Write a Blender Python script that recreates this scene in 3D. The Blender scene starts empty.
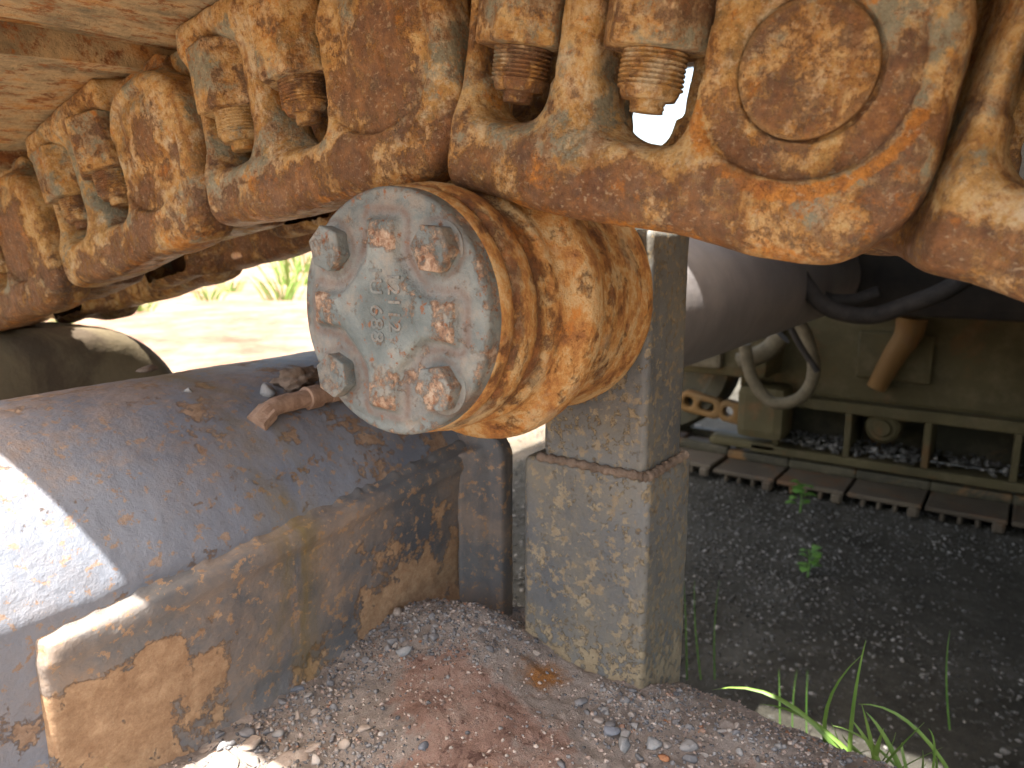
import bpy, bmesh, math, random
import numpy as np
from mathutils import Vector, Matrix, Euler
random.seed(7)
R = math.radians
scene = bpy.context.scene
col = scene.collection

# ------------------------------------------------------------------ camera, sky, sun, exposure
CAMZ = 0.0                      # heights are measured from the phone; the ground is 1 m below it
GZ = -1.0
cam_d = bpy.data.cameras.new('camera')
cam = bpy.data.objects.new('camera', cam_d); col.objects.link(cam)
cam_d.sensor_width = 36.0
cam_d.lens = 751.0 / 1024.0 * 36.0
cam_d.clip_start = 0.01; cam_d.clip_end = 2000
th, yaw = R(11.0), R(34.6)
fw = Vector((math.cos(yaw)*math.cos(th), math.sin(yaw)*math.cos(th), -math.sin(th)))
cam.rotation_euler = fw.to_track_quat('-Z', 'Y').to_euler()
cam.location = (0, 0, CAMZ)
cam_d.dof.use_dof = True
cam_d.dof.focus_distance = 0.47
cam_d.dof.aperture_fstop = 12.0
scene.camera = cam

SUN = Vector((-0.36, 0.06, 1.0)).normalized()          # towards the sun
elev = math.asin(SUN.z); azim = math.atan2(SUN.x, SUN.y)
world = bpy.data.worlds.new('World'); scene.world = world; world.use_nodes = True
nt = world.node_tree; nt.nodes.clear()
wo = nt.nodes.new('ShaderNodeOutputWorld'); bg = nt.nodes.new('ShaderNodeBackground'); sk = nt.nodes.new('ShaderNodeTexSky')
sk.sky_type = 'NISHITA'; sk.sun_disc = False; sk.sun_elevation = elev; sk.sun_rotation = azim
sk.dust_density = 5.0; sk.ozone_density = 0.5; sk.air_density = 1.0
wb = nt.nodes.new('ShaderNodeMix'); wb.data_type = 'RGBA'; wb.blend_type = 'MULTIPLY'; wb.inputs[0].default_value = 1.0
wb.inputs[7].default_value = (1.05, 1.0, 0.91, 1)      # white balance of the hazy sky
nt.links.new(sk.outputs[0], wb.inputs[6]); nt.links.new(wb.outputs[2], bg.inputs[0]); bg.inputs[1].default_value = 0.15
nt.links.new(bg.outputs[0], wo.inputs[0])
sun_d = bpy.data.lights.new('sun', 'SUN'); sun_d.energy = 4.8; sun_d.angle = R(0.6); sun_d.color = (1.0, 0.96, 0.91)
sun = bpy.data.objects.new('sun', sun_d); col.objects.link(sun)
sun.rotation_euler = SUN.to_track_quat('Z', 'Y').to_euler(); sun.location = (0, 0, 5)
scene.view_settings.view_transform = 'Standard'
scene.view_settings.look = 'None'
scene.view_settings.exposure = 2.24
scene.view_settings.gamma = 1.0
scene.view_settings.use_curve_mapping = False
scene.render.engine = 'CYCLES'
scene.cycles.max_bounces = 8; scene.cycles.diffuse_bounces = 5; scene.cycles.glossy_bounces = 3
scene.cycles.transmission_bounces = 2
scene.cycles.use_denoising = True

# ------------------------------------------------------------------ numpy noise
def _hash(i, j, k, seed):
    n = (i*374761393 + j*668265263 + k*2147483647 + seed*974634777) & 0xffffffff
    n = ((n ^ (n >> 13)) * 1274126177) & 0xffffffff
    n = n ^ (n >> 16)
    return (n & 0xffff) / 65535.0
def vn(x, y, z, seed=0):
    x = np.asarray(x, float); y = np.asarray(y, float)+0*x; z = np.asarray(z, float)+0*x
    xi, yi, zi = np.floor(x).astype(np.int64), np.floor(y).astype(np.int64), np.floor(z).astype(np.int64)
    fx, fy, fz = x-xi, y-yi, z-zi
    fx, fy, fz = fx*fx*(3-2*fx), fy*fy*(3-2*fy), fz*fz*(3-2*fz)
    r = 0
    for a in (0, 1):
        for b in (0, 1):
            for c in (0, 1):
                w = (fx if a else 1-fx)*(fy if b else 1-fy)*(fz if c else 1-fz)
                r = r + w*_hash(xi+a, yi+b, zi+c, seed)
    return r*2-1
def fbm(x, y, z, seed=0, octs=4):
    s, a, r = 1.0, 1.0, 0
    for o in range(octs):
        r = r + a*vn(x*s+o*7.3, y*s+o*3.1, z*s+o*5.7, seed+o); s *= 2.03; a *= 0.5
    return r/1.9

# ------------------------------------------------------------------ distance-field modelling
def smin(a, b, k):
    h = np.clip(0.5+0.5*(b-a)/k, 0, 1); return b*(1-h)+a*h-k*h*(1-h)
def smax(a, b, k): return -smin(-a, -b, k)
def rbox2(x, y, hx, hy, r):
    qx, qy = np.abs(x)-hx+r, np.abs(y)-hy+r
    return np.hypot(np.maximum(qx, 0), np.maximum(qy, 0))+np.minimum(np.maximum(qx, qy), 0)-r
def rbox3(x, y, z, hx, hy, hz, r):
    qx, qy, qz = np.abs(x)-hx+r, np.abs(y)-hy+r, np.abs(z)-hz+r
    return np.sqrt(np.maximum(qx, 0)**2+np.maximum(qy, 0)**2+np.maximum(qz, 0)**2)+np.minimum(np.maximum(qx, np.maximum(qy, qz)), 0)-r
def extr(d2, w, hw, r):
    a, b = d2+r, np.abs(w)-hw+r
    return np.hypot(np.maximum(a, 0), np.maximum(b, 0))+np.minimum(np.maximum(a, b), 0)-r
def sstep(a, b, x):
    t = np.clip((x-a)/(b-a), 0, 1); return t*t*(3-2*t)
def nets(fn, lo, hi, h):
    """surface nets: the zero level of fn(x,y,z) as vertices and quads"""
    ax = [np.arange(lo[i], hi[i]+h, h) for i in range(3)]
    X, Y, Z = np.meshgrid(*ax, indexing='ij')
    D = fn(X, Y, Z)
    n = np.array(D.shape)-1
    ins = D < 0
    cnt = np.zeros(n, np.int32)
    acc = np.zeros((3,)+tuple(n)); num = np.zeros(n)
    def sub(A, o): return A[o[0]:o[0]+n[0], o[1]:o[1]+n[1], o[2]:o[2]+n[2]]
    for axis in range(3):
        o1, o2 = [i for i in range(3) if i != axis]
        for p in (0, 1):
            for q in (0, 1):
                a = [0, 0, 0]; a[o1] = p; a[o2] = q; b = list(a); b[axis] = 1
                da, db = sub(D, a), sub(D, b)
                m = (da < 0) != (db < 0)
                t = np.where(m, da/np.where(m, da-db, 1), 0)
                for k in range(3):
                    acc[k] += np.where(m, (a[k]+(t if k == axis else 0)), 0)
                num += m
    act = num > 0
    idx = -np.ones(n, np.int64); idx[act] = np.arange(act.sum())
    base = np.argwhere(act)
    vs = np.stack([acc[k][act]/num[act] for k in range(3)], 1)+base
    vs = vs*h+np.array(lo)
    quads = []
    for axis in range(3):
        o1, o2 = (axis+1) % 3, (axis+2) % 3
        s0 = [slice(None)]*3; s1 = [slice(None)]*3
        s0[axis] = slice(0, -1); s1[axis] = slice(1, None)
        a, b = ins[tuple(s0)], ins[tuple(s1)]
        m = a != b
        e = np.argwhere(m)
        ok = (e[:, o1] > 0) & (e[:, o2] > 0) & (e[:, o1] < n[o1]) & (e[:, o2] < n[o2])
        e = e[ok]; fl = a[m][ok]
        def at(d1, d2):
            q = e.copy(); q[:, o1] -= d1; q[:, o2] -= d2
            return idx[q[:, 0], q[:, 1], q[:, 2]]
        Q = np.stack([at(1, 1), at(0, 1), at(0, 0), at(1, 0)], 1)
        Q[~fl] = Q[~fl][:, ::-1]
        quads.append(Q)
    return vs, np.concatenate(quads)
def np_mesh(name, vs, faces, masks=None, smooth=True):
    me = bpy.data.meshes.new(name)
    me.vertices.add(len(vs)); me.vertices.foreach_set('co', np.asarray(vs, np.float32).ravel())
    k = faces.shape[1]
    me.loops.add(faces.size); me.loops.foreach_set('vertex_index', faces.astype(np.int32).ravel())
    me.polygons.add(len(faces)); me.polygons.foreach_set('loop_start', np.arange(0, faces.size, k, dtype=np.int32))
    me.polygons.foreach_set('loop_total', np.full(len(faces), k, np.int32))
    me.update(calc_edges=True); me.validate()
    if smooth: me.polygons.foreach_set('use_smooth', np.ones(len(me.polygons), bool))
    if masks is not None:
        at = me.attributes.new('marks', 'FLOAT_COLOR', 'POINT')
        c = np.ones((len(vs), 4), np.float32); c[:, :masks.shape[1]] = masks
        at.data.foreach_set('color', c.ravel())
    return me

# ------------------------------------------------------------------ objects
def obj(name, me, mat=None, parent=None, loc=None, rot=None):
    if isinstance(me, bmesh.types.BMesh):
        m = bpy.data.meshes.new(name); me.normal_update(); me.to_mesh(m); me.free(); me = m
    o = bpy.data.objects.new(name, me); col.objects.link(o)
    if mat is not None and len(me.materials) == 0: me.materials.append(mat)
    if parent is not None: o.parent = parent
    if loc is not None: o.location = loc
    if rot is not None: o.rotation_euler = rot
    return o
def tag(o, label=None, cat=None, group=None, kind=None):
    if label: o['label'] = label
    if cat: o['category'] = cat
    if group: o['group'] = group
    if kind: o['kind'] = kind
    return o
def empty(name, loc, label, cat, group=None, rot=(0, 0, 0)):
    o = bpy.data.objects.new(name, None); col.objects.link(o); o.location = loc; o.rotation_euler = rot
    o.empty_display_size = 0.05
    return tag(o, label, cat, group)
def bm_box(bm, lo, hi, bev=0.0, seg=2, rot=None, piv=None):
    r = bmesh.ops.create_cube(bm, size=1.0)
    vs = r['verts']; c = (Vector(lo)+Vector(hi))/2; s = Vector(hi)-Vector(lo)
    for v in vs: v.co = Vector((v.co.x*s.x, v.co.y*s.y, v.co.z*s.z))+c
    if bev > 0:
        es = list({e for v in vs for e in v.link_edges})
        g = bmesh.ops.bevel(bm, geom=es, offset=bev, segments=seg, affect='EDGES', profile=0.6)
        vs = list({v for f in g['faces'] for v in f.verts} | {v for v in vs if v.is_valid})
    if rot is not None:
        M = rot.to_matrix() if not isinstance(rot, Matrix) else rot
        p = Vector(piv) if piv else c
        for v in vs: v.co = M @ (v.co-p)+p
    return vs
def box(name, lo, hi, mat, parent=None, bev=0.004, seg=2, rot=None, piv=None):
    bm = bmesh.new(); bm_box(bm, lo, hi, bev, seg, rot, piv)
    o = obj(name, bm, mat, parent)
    return o
def smooth(o, ang=40):
    me = o.data
    me.polygons.foreach_set('use_smooth', np.ones(len(me.polygons), bool))
    try: me.set_sharp_from_angle(angle=R(ang))
    except Exception: pass
    return o
def lathe(name, prof, mat, parent=None, axis='X', center=(0, 0, 0), n=96, jit=0.0, cap=True, seed=1):
    """prof: (along axis, radius) list"""
    bm = bmesh.new(); rings = []
    cx = Vector(center)
    for i, (a, r) in enumerate(prof):
        ring = []
        for k in range(n):
            t = 2*math.pi*k/n; rr = r
            if jit: rr += jit*float(fbm(math.cos(t)*r*60, math.sin(t)*r*60, a*60, seed))
            if axis == 'X': p = Vector((a, rr*math.cos(t), rr*math.sin(t)))
            elif axis == 'Z': p = Vector((rr*math.cos(t), rr*math.sin(t), a))
            else: p = Vector((rr*math.cos(t), a, -rr*math.sin(t)))
            ring.append(bm.verts.new(p+cx))
        rings.append(ring)
    for i in range(len(rings)-1):
        for k in range(n):
            bm.faces.new((rings[i][k], rings[i][(k+1) % n], rings[i+1][(k+1) % n], rings[i+1][k]))
    if cap:
        bm.faces.new(rings[0][::-1]); bm.faces.new(rings[-1])
    bmesh.ops.recalc_face_normals(bm, faces=bm.faces)
    return smooth(obj(name, bm, mat, parent), 35)
def tube_mesh(bm, pts, r0, r1=None, n=12, cap=True):
    r1 = r0 if r1 is None else r1
    pts = [Vector(p) for p in pts]; rings = []; up = Vector((0.13, 0.2, 1)).normalized()
    for i, p in enumerate(pts):
        d = (pts[min(i+1, len(pts)-1)]-pts[max(i-1, 0)]).normalized()
        u = d.cross(up)
        if u.length < 1e-3: u = d.cross(Vector((1, 0, 0)))
        u.normalize(); v = d.cross(u).normalized()
        t = i/max(1, len(pts)-1); r = (r0[i] if isinstance(r0, (list, tuple)) else r0+(r1-r0)*t)
        rings.append([bm.verts.new(p+(u*math.cos(2*math.pi*k/n)+v*math.sin(2*math.pi*k/n))*r) for k in range(n)])
    for a, b in zip(rings, rings[1:]):
        for k in range(n): bm.faces.new((a[k], a[(k+1) % n], b[(k+1) % n], b[k]))
    if cap:
        bm.faces.new(rings[0][::-1]); bm.faces.new(rings[-1])
def smooth_path(pts, n=8):
    P = [Vector(p) for p in pts]; P = [P[0]*2-P[1]]+P+[P[-1]*2-P[-2]]; out = []
    for i in range(1, len(P)-2):
        for k in range(n):
            t = k/n; a, b, c, d = P[i-1], P[i], P[i+1], P[i+2]
            out.append(0.5*((2*b)+(c-a)*t+(2*a-5*b+4*c-d)*t*t+(3*b-a-3*c+d)*t*t*t))
    out.append(P[-2]); return out
def tube(name, pts, r0, mat, parent=None, r1=None, n=12, sm=8):
    bm = bmesh.new(); tube_mesh(bm, smooth_path(pts, sm) if sm else pts, r0, r1, n)
    bmesh.ops.recalc_face_normals(bm, faces=bm.faces)
    return smooth(obj(name, bm, mat, parent), 50)

# ------------------------------------------------------------------ materials
class NB:
    def __init__(s, name):
        s.m = bpy.data.materials.new(name); s.m.use_nodes = True
        s.t = s.m.node_tree; s.t.nodes.clear()
        s.out = s.t.nodes.new('ShaderNodeOutputMaterial'); s.p = s.t.nodes.new('ShaderNodeBsdfPrincipled')
        s.t.links.new(s.p.outputs[0], s.out.inputs[0])
        tc = s.t.nodes.new('ShaderNodeTexCoord')
        oi = s.t.nodes.new('ShaderNodeObjectInfo')
        mul = s.t.nodes.new('ShaderNodeMath'); mul.operation = 'MULTIPLY'; mul.inputs[1].default_value = 37.0
        s.l(oi.outputs['Random'], mul.inputs[0])
        add = s.t.nodes.new('ShaderNodeVectorMath'); add.operation = 'ADD'
        s.l(tc.outputs['Object'], add.inputs[0]); s.l(mul.outputs[0], add.inputs[1])
        s.co = add.outputs[0]; s.raw = tc.outputs['Object']
    def l(s, a, b): s.t.links.new(a, b)
    def scale(s, vec):
        n = s.t.nodes.new('ShaderNodeVectorMath'); n.operation = 'MULTIPLY'; n.inputs[1].default_value = vec
        s.l(s.co, n.inputs[0]); return n.outputs[0]
    def noise(s, sc, det=6, rough=0.6, dist=0.0, co=None):
        n = s.t.nodes.new('ShaderNodeTexNoise'); n.inputs['Scale'].default_value = sc
        n.inputs['Detail'].default_value = det; n.inputs['Roughness'].default_value = rough
        n.inputs['Distortion'].default_value = dist
        s.l(co or s.co, n.inputs['Vector']); return n.outputs['Fac']
    def voro(s, sc, feat='F1', out='Distance', co=None):
        n = s.t.nodes.new('ShaderNodeTexVoronoi'); n.feature = feat; n.inputs['Scale'].default_value = sc
        s.l(co or s.co, n.inputs['Vector']); return n.outputs[out]
    def ramp(s, fac, stops, interp='LINEAR'):
        n = s.t.nodes.new('ShaderNodeValToRGB'); n.color_ramp.interpolation = interp
        e = n.color_ramp.elements
        while len(e) < len(stops): e.new(0.5)
        for x, (p, c) in zip(e, stops):
            x.position = p; x.color = (c, c, c, 1) if isinstance(c, (int, float)) else (*c, 1)
        s.l(fac, n.inputs[0]); return n.outputs[0]
    def step(s, fac, a, b): return s.ramp(fac, [(a, 0.0), (b, 1.0)])
    def mix(s, f, a, b, mode='MIX'):
        n = s.t.nodes.new('ShaderNodeMix'); n.data_type = 'RGBA'; n.blend_type = mode
        if isinstance(f, (int, float)): n.inputs[0].default_value = f
        else: s.l(f, n.inputs[0])
        for v, i in ((a, 6), (b, 7)):
            if isinstance(v, tuple): n.inputs[i].default_value = (*v, 1)
            elif isinstance(v, (int, float)): n.inputs[i].default_value = (v, v, v, 1)
            else: s.l(v, n.inputs[i])
        return n.outputs[2]
    def math(s, op, a, b=0.0, c=0.0):
        n = s.t.nodes.new('ShaderNodeMath'); n.operation = op
        for v, i in ((a, 0), (b, 1), (c, 2)):
            if isinstance(v, (int, float)): n.inputs[i].default_value = v
            else: s.l(v, n.inputs[i])
        return n.outputs[0]
    def mark(s, ch):
        a = s.t.nodes.new('ShaderNodeAttribute'); a.attribute_name = 'marks'
        x = s.t.nodes.new('ShaderNodeSeparateColor'); s.l(a.outputs['Color'], x.inputs[0]); return x.outputs[ch]
    def bump(s, h, strength=0.5, dist=0.001, prev=None):
        n = s.t.nodes.new('ShaderNodeBump'); n.inputs['Strength'].default_value = strength
        n.inputs['Distance'].default_value = dist; s.l(h, n.inputs['Height'])
        if prev is not None: s.l(prev, n.inputs['Normal'])
        return n.outputs[0]
    def done(s, c, rough=0.8, normal=None, metal=0.0, spec=None):
        if isinstance(c, tuple): s.p.inputs['Base Color'].default_value = (*c, 1)
        else: s.l(c, s.p.inputs['Base Color'])
        if isinstance(rough, (int, float)): s.p.inputs['Roughness'].default_value = rough
        else: s.l(rough, s.p.inputs['Roughness'])
        s.p.inputs['Metallic'].default_value = metal
        if spec is not None: s.p.inputs['Specular IOR Level'].default_value = spec
        if normal is not None: s.l(normal, s.p.inputs['Normal'])
        return s.m

def rusty_cast(name, marks=True, orange=0.0, dark=0.0, edges=True):
    b = NB(name)
    n1 = b.noise(22, 14, 0.74, 0.1)
    base = b.ramp(n1, [(0.34, (0.10, 0.075, 0.040)), (0.42, (0.28, 0.165, 0.055)), (0.48, (0.46, 0.265, 0.080)),
                       (0.53, (0.56, 0.40, 0.19)), (0.59, (0.50, 0.27, 0.070)), (0.68, (0.28, 0.125, 0.032))])
    dust = b.step(b.noise(42, 12, 0.78, 0.0), 0.50, 0.60)
    dl = b.step(b.noise(10, 5, 0.6), 0.38, 0.52)
    c = b.mix(b.math('MULTIPLY', b.math('MULTIPLY', dust, dl), 0.9), base, (0.58, 0.49, 0.33))
    grey = b.step(b.math('ADD', b.noise(16, 12, 0.72, 0.1), b.math('MULTIPLY', b.math('SUBTRACT', b.noise(120, 4, 0.7), 0.5), 0.12)), 0.515, 0.565)
    c = b.mix(b.math('MULTIPLY', grey, 0.85), c, b.ramp(b.noise(90, 6, 0.7), [(0.35, (0.13, 0.15, 0.115)), (0.65, (0.28, 0.30, 0.235))]))
    f2 = b.math('ADD', b.noise(30, 14, 0.80, 0.0), b.math('MULTIPLY', b.math('SUBTRACT', b.noise(6, 3, 0.5), 0.5), 0.30))
    if marks:
        f2 = b.math('ADD', f2, b.math('MULTIPLY', b.mark(0), 0.125))
        f2 = b.math('ADD', f2, b.math('MULTIPLY', b.mark(1), 0.110))
    f2 = b.math('ADD', f2, dark)
    rim_ = b.math('MULTIPLY', b.step(f2, 0.50, 0.555), b.math('SUBTRACT', 1.0, b.step(f2, 0.56, 0.62)))
    rust = b.step(f2, 0.555, 0.61)
    rc = b.ramp(b.noise(75, 14, 0.82), [(0.32, (0.055, 0.024, 0.014)), (0.44, (0.125, 0.055, 0.026)), (0.53, (0.205, 0.088, 0.034)), (0.62, (0.33, 0.15, 0.048)), (0.72, (0.46, 0.30, 0.16))])
    c = b.mix(b.math('MULTIPLY', rim_, 0.55), c, (0.40, 0.165, 0.035))
    c = b.mix(b.math('MULTIPLY', rust, 0.9), c, rc)
    f3 = b.math('ADD', b.noise(26, 14, 0.82, 0.1), orange)
    if marks: f3 = b.math('ADD', f3, b.math('MULTIPLY', b.mark(2), 0.12))
    org = b.step(f3, 0.56, 0.62)
    c = b.mix(b.math('MULTIPLY', org, 0.85), c, b.ramp(b.noise(110, 6, .75), [(.35, (0.30, 0.095, 0.014)), (.6, (0.60, 0.24, 0.030))]))
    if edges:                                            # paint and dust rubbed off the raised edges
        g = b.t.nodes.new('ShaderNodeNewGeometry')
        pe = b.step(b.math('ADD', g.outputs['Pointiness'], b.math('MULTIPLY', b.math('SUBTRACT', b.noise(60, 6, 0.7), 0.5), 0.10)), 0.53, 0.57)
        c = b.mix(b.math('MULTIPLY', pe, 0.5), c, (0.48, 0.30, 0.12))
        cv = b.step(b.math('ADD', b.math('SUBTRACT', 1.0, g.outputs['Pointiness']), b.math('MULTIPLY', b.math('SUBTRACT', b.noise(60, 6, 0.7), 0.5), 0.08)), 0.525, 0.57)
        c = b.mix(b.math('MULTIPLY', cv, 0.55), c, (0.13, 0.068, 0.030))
    run = b.step(b.noise(1.0, 8, 0.62, 0.1, b.scale((75, 75, 11))), 0.555, 0.64)
    c = b.mix(b.math('MULTIPLY', run, 0.55), c, (0.22, 0.085, 0.022))
    sp = b.step(b.noise(230, 5, 0.7), 0.55, 0.63)
    c = b.mix(b.math('MULTIPLY', sp, 0.5), c, (0.12, 0.050, 0.022))
    sp2 = b.step(b.noise(330, 4, 0.65, 0, b.scale((1.3, .8, 1.1))), 0.585, 0.65)
    c = b.mix(b.math('MULTIPLY', sp2, 0.5), c, (0.52, 0.40, 0.25))
    h = b.math('ADD', b.noise(85, 10, 0.74), b.math('MULTIPLY', rust, -0.25))
    nm = b.bump(h, 1.0, 0.0048)
    nm = b.bump(b.noise(380, 6, 0.7), 1.0, 0.0013, nm)
    ro = b.mix(rust, 0.78, 0.52)
    if marks: ro = b.mix(b.math('MULTIPLY', b.mark(0), b.step(b.noise(120, 6, 0.7), 0.4, 0.6)), ro, 0.36)
    return b.done(c, ro, nm, spec=0.45)
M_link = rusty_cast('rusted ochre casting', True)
M_nut = rusty_cast('rusted nut', False, 0.015, 0.03, False)
M_far_link = rusty_cast('rusted casting far', False, -0.05, 0.06, False)

def m_shoe():
    b = NB('dusty track plate')
    st = b.scale((1.0, 2.2, 1.0))
    c = b.ramp(b.noise(13, 11, 0.72, 0.1, st), [(0.34, (0.13, 0.12, 0.085)), (0.44, (0.27, 0.205, 0.115)), (0.53, (0.45, 0.33, 0.18)), (0.62, (0.44, 0.21, 0.055)), (0.72, (0.22, 0.09, 0.03))])
    g = b.step(b.noise(12, 5, 0.6, 0.6), 0.58, 0.68)
    c = b.mix(b.math('MULTIPLY', g, 0.6), c, (0.20, 0.21, 0.17))
    r = b.step(b.noise(34, 12, 0.80, 0.1, st), 0.515, 0.575)
    c = b.mix(r, c, b.ramp(b.noise(80, 6, 0.7), [(0.35, (0.13, 0.05, 0.02)), (0.65, (0.36, 0.15, 0.045))]))
    nm = b.bump(b.noise(55, 10, 0.72), 0.9, 0.004)
    nm = b.bump(b.noise(300, 5, 0.65), 0.8, 0.0010, nm)
    return b.done(c, 0.82, nm, spec=0.35)
M_shoe = m_shoe()

def m_roller():
    b = NB('rust orange roller body')
    ring = b.scale((1.7, 1.0, 1.0))
    c = b.ramp(b.noise(38, 12, 0.76, 0.1, ring), [(0.30, (0.14, 0.055, 0.022)), (0.42, (0.30, 0.125, 0.034)), (0.50, (0.44, 0.22, 0.060)), (0.57, (0.50, 0.35, 0.17)), (0.66, (0.42, 0.19, 0.042))])
    r = b.math('ADD', b.noise(46, 12, 0.80, 0.1, ring), b.math('MULTIPLY', b.mark(0), 0.14))
    r = b.step(r, 0.55, 0.63)
    c = b.mix(b.math('MULTIPLY', r, 0.9), c, b.ramp(b.noise(90, 6, 0.7), [(0.35, (0.06, 0.025, 0.013)), (0.5, (0.15, 0.058, 0.02)), (0.65, (0.30, 0.115, 0.03))]))
    o = b.step(b.noise(30, 12, 0.8, 0.2, ring), 0.56, 0.63)
    c = b.mix(b.math('MULTIPLY', o, 0.8), c, (0.48, 0.175, 0.025))
    du = b.step(b.noise(20, 9, 0.7, 0.1, ring), 0.55, 0.64)
    c = b.mix(b.math('MULTIPLY', du, 0.6), c, (0.46, 0.36, 0.21))
    h = b.math('ADD', b.noise(70, 8, 0.7, 0, ring), b.math('MULTIPLY', r, -0.2))
    nm = b.bump(h, 1.0, 0.0036); nm = b.bump(b.noise(420, 6, 0.7), 1.0, 0.0010, nm)
    return b.done(c, 0.68, nm, spec=0.4)
M_roller = m_roller()

def m_cap():
    b = NB('pale blue grey paint with rust')
    c = b.ramp(b.noise(26, 7, 0.62, 0.3), [(0.34, (0.075, 0.092, 0.088)), (0.5, (0.125, 0.146, 0.140)), (0.62, (0.185, 0.202, 0.186))])
    warm = b.step(b.noise(48, 10, 0.72, 0.1), 0.50, 0.62)
    c = b.mix(b.math('MULTIPLY', warm, 0.50), c, (0.27, 0.215, 0.16))
    low = b.math('MULTIPLY', b.mark(1), b.step(b.noise(60, 8, 0.7), 0.30, 0.60))                                     # grime settled in the low ring between the lugs
    c = b.mix(b.math('MULTIPLY', low, 0.8), c, (0.20, 0.165, 0.145))
    c = b.mix(b.math('MULTIPLY', b.math('MULTIPLY', b.mark(2), b.step(b.noise(55, 8, 0.7), 0.34, 0.58)), 0.85), c, (0.115, 0.072, 0.052))  # brown dirt line at boss foot also paints in occlusion shade for relief
    r = b.math('ADD', b.noise(95, 12, 0.76, 0.1), b.math('MULTIPLY', b.math('MULTIPLY', b.mark(0), b.step(b.noise(38, 8, 0.7), 0.30, 0.62)), 0.19))
    rs = b.step(r, 0.575, 0.655)
    rc = b.ramp(b.noise(210, 8, 0.75), [(0.34, (0.09, 0.040, 0.022)), (0.46, (0.21, 0.115, 0.062)), (0.54, (0.32, 0.215, 0.14)), (0.66, (0.38, 0.31, 0.23))])
    c = b.mix(b.math('MULTIPLY', rs, 0.9), c, rc)
    sp = b.step(b.noise(150, 6, 0.68), 0.60, 0.65)
    c = b.mix(sp, c, (0.17, 0.07, 0.03))
    h = b.math('SUBTRACT', b.noise(110, 7, 0.65), b.math('MULTIPLY', rs, 0.35))
    nm = b.bump(h, 0.8, 0.0020); nm = b.bump(b.noise(500, 5, 0.65), 0.8, 0.0006, nm)
    return b.done(c, 0.62, nm, spec=0.4)
M_cap = m_cap()

def m_paint(name, p1, p2, flake1, flake2, f_thr, fs=9, spec_rust=0.64, streak=True, dusty=0.4, paintrough=0.5, dirtc=(0.30, 0.22, 0.16), top=False, bd=0.0022):
    b = NB(name)
    c = b.ramp(b.noise(7, 6, 0.6, 0.3), [(0.35, p1), (0.62, p2)])
    d = b.step(b.noise(13, 8, 0.72, 0.2), 0.45, 0.68)
    c = b.mix(b.math('MULTIPLY', d, dusty), c, dirtc)
    if top:                                  # dry dust lying on the upward side
        g = b.t.nodes.new('ShaderNodeNewGeometry'); sx = b.t.nodes.new('ShaderNodeSeparateXYZ'); b.l(g.outputs['Normal'], sx.inputs[0])
        tp = b.math('ADD', sx.outputs[2], b.math('MULTIPLY', b.math('SUBTRACT', b.noise(24, 12, 0.75), 0.5), 1.5))
        c = b.mix(b.math('MULTIPLY', b.step(tp, 0.86, 1.10), 0.6), c, b.ramp(b.noise(90, 8, 0.75), [(0.35, (0.16, 0.115, 0.09)), (0.65, (0.30, 0.235, 0.19))]))
    f = b.math('ADD', b.math('ADD', b.noise(fs, 12, 0.70, 0.15), b.math('MULTIPLY', b.math('SUBTRACT', b.noise(4.5, 3, 0.5), 0.5), 0.25)), b.math('MULTIPLY', b.mark(0), 0.16))
    f = b.math('SUBTRACT', f, b.math('MULTIPLY', b.mark(1), 0.25))
    f = b.math('ADD', f, b.math('MULTIPLY', b.math('SUBTRACT', b.noise(190, 5, 0.7), 0.5), 0.11))
    fl = b.step(f, f_thr-0.004, f_thr+0.022)
    fc = b.ramp(b.noise(85, 12, 0.80, 0.0), [(0.32, flake1), (0.50, tuple((p+q)/2 for p, q in zip(flake1, flake2))), (0.64, flake2)])
    edge = b.math('MULTIPLY', b.step(f, f_thr-0.02, f_thr), b.math('SUBTRACT', 1.0, fl))
    c = b.mix(b.math('MULTIPLY', edge, 0.5), c, tuple(x*0.55 for x in flake1))
    c = b.mix(fl, c, fc)
    sp = b.step(b.noise(120, 7, 0.68, 0.1), spec_rust, spec_rust+0.03)
    c = b.mix(b.math('MULTIPLY', sp, 0.85), c, fc)
    if streak:
        y = b.math('MULTIPLY', b.mark(2), b.step(b.noise(12, 6, 0.7, 0.4, b.scale((1.6, 0.5, 0.35))), 0.40, 0.60))
        c = b.mix(b.math('MULTIPLY', y, 0.75), c, (0.17, 0.115, 0.02))
    h = b.math('SUBTRACT', b.noise(50, 10, 0.62), b.math('MULTIPLY', fl, 0.35))
    nm = b.bump(h, 0.9, bd); nm = b.bump(b.noise(330, 6, 0.7), 0.8, 0.0007, nm)
    return b.done(c, b.mix(fl, paintrough, 0.9), nm, spec=0.45)
M_arm = m_paint('slate grey paint on frame tube', (0.125, 0.140, 0.170), (0.190, 0.208, 0.240), (0.17, 0.10, 0.06), (0.33, 0.235, 0.16), 0.595, 28, 0.572, paintrough=0.5, dirtc=(0.215, 0.185, 0.165), dusty=0.5, top=True)
M_plate = m_paint('flaking grey paint on side plate', (0.085, 0.088, 0.094), (0.150, 0.146, 0.140), (0.22, 0.120, 0.060), (0.44, 0.29, 0.165), 0.53, 15, 0.565, dusty=0.95, dirtc=(0.27, 0.20, 0.145), paintrough=0.6)
M_post = m_paint('grey green paint on post', (0.092, 0.098, 0.100), (0.152, 0.154, 0.145), (0.18, 0.13, 0.075), (0.30, 0.25, 0.16), 0.59, 135, 0.54, streak=False, dusty=0.7, dirtc=(0.19, 0.165, 0.115))
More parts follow.
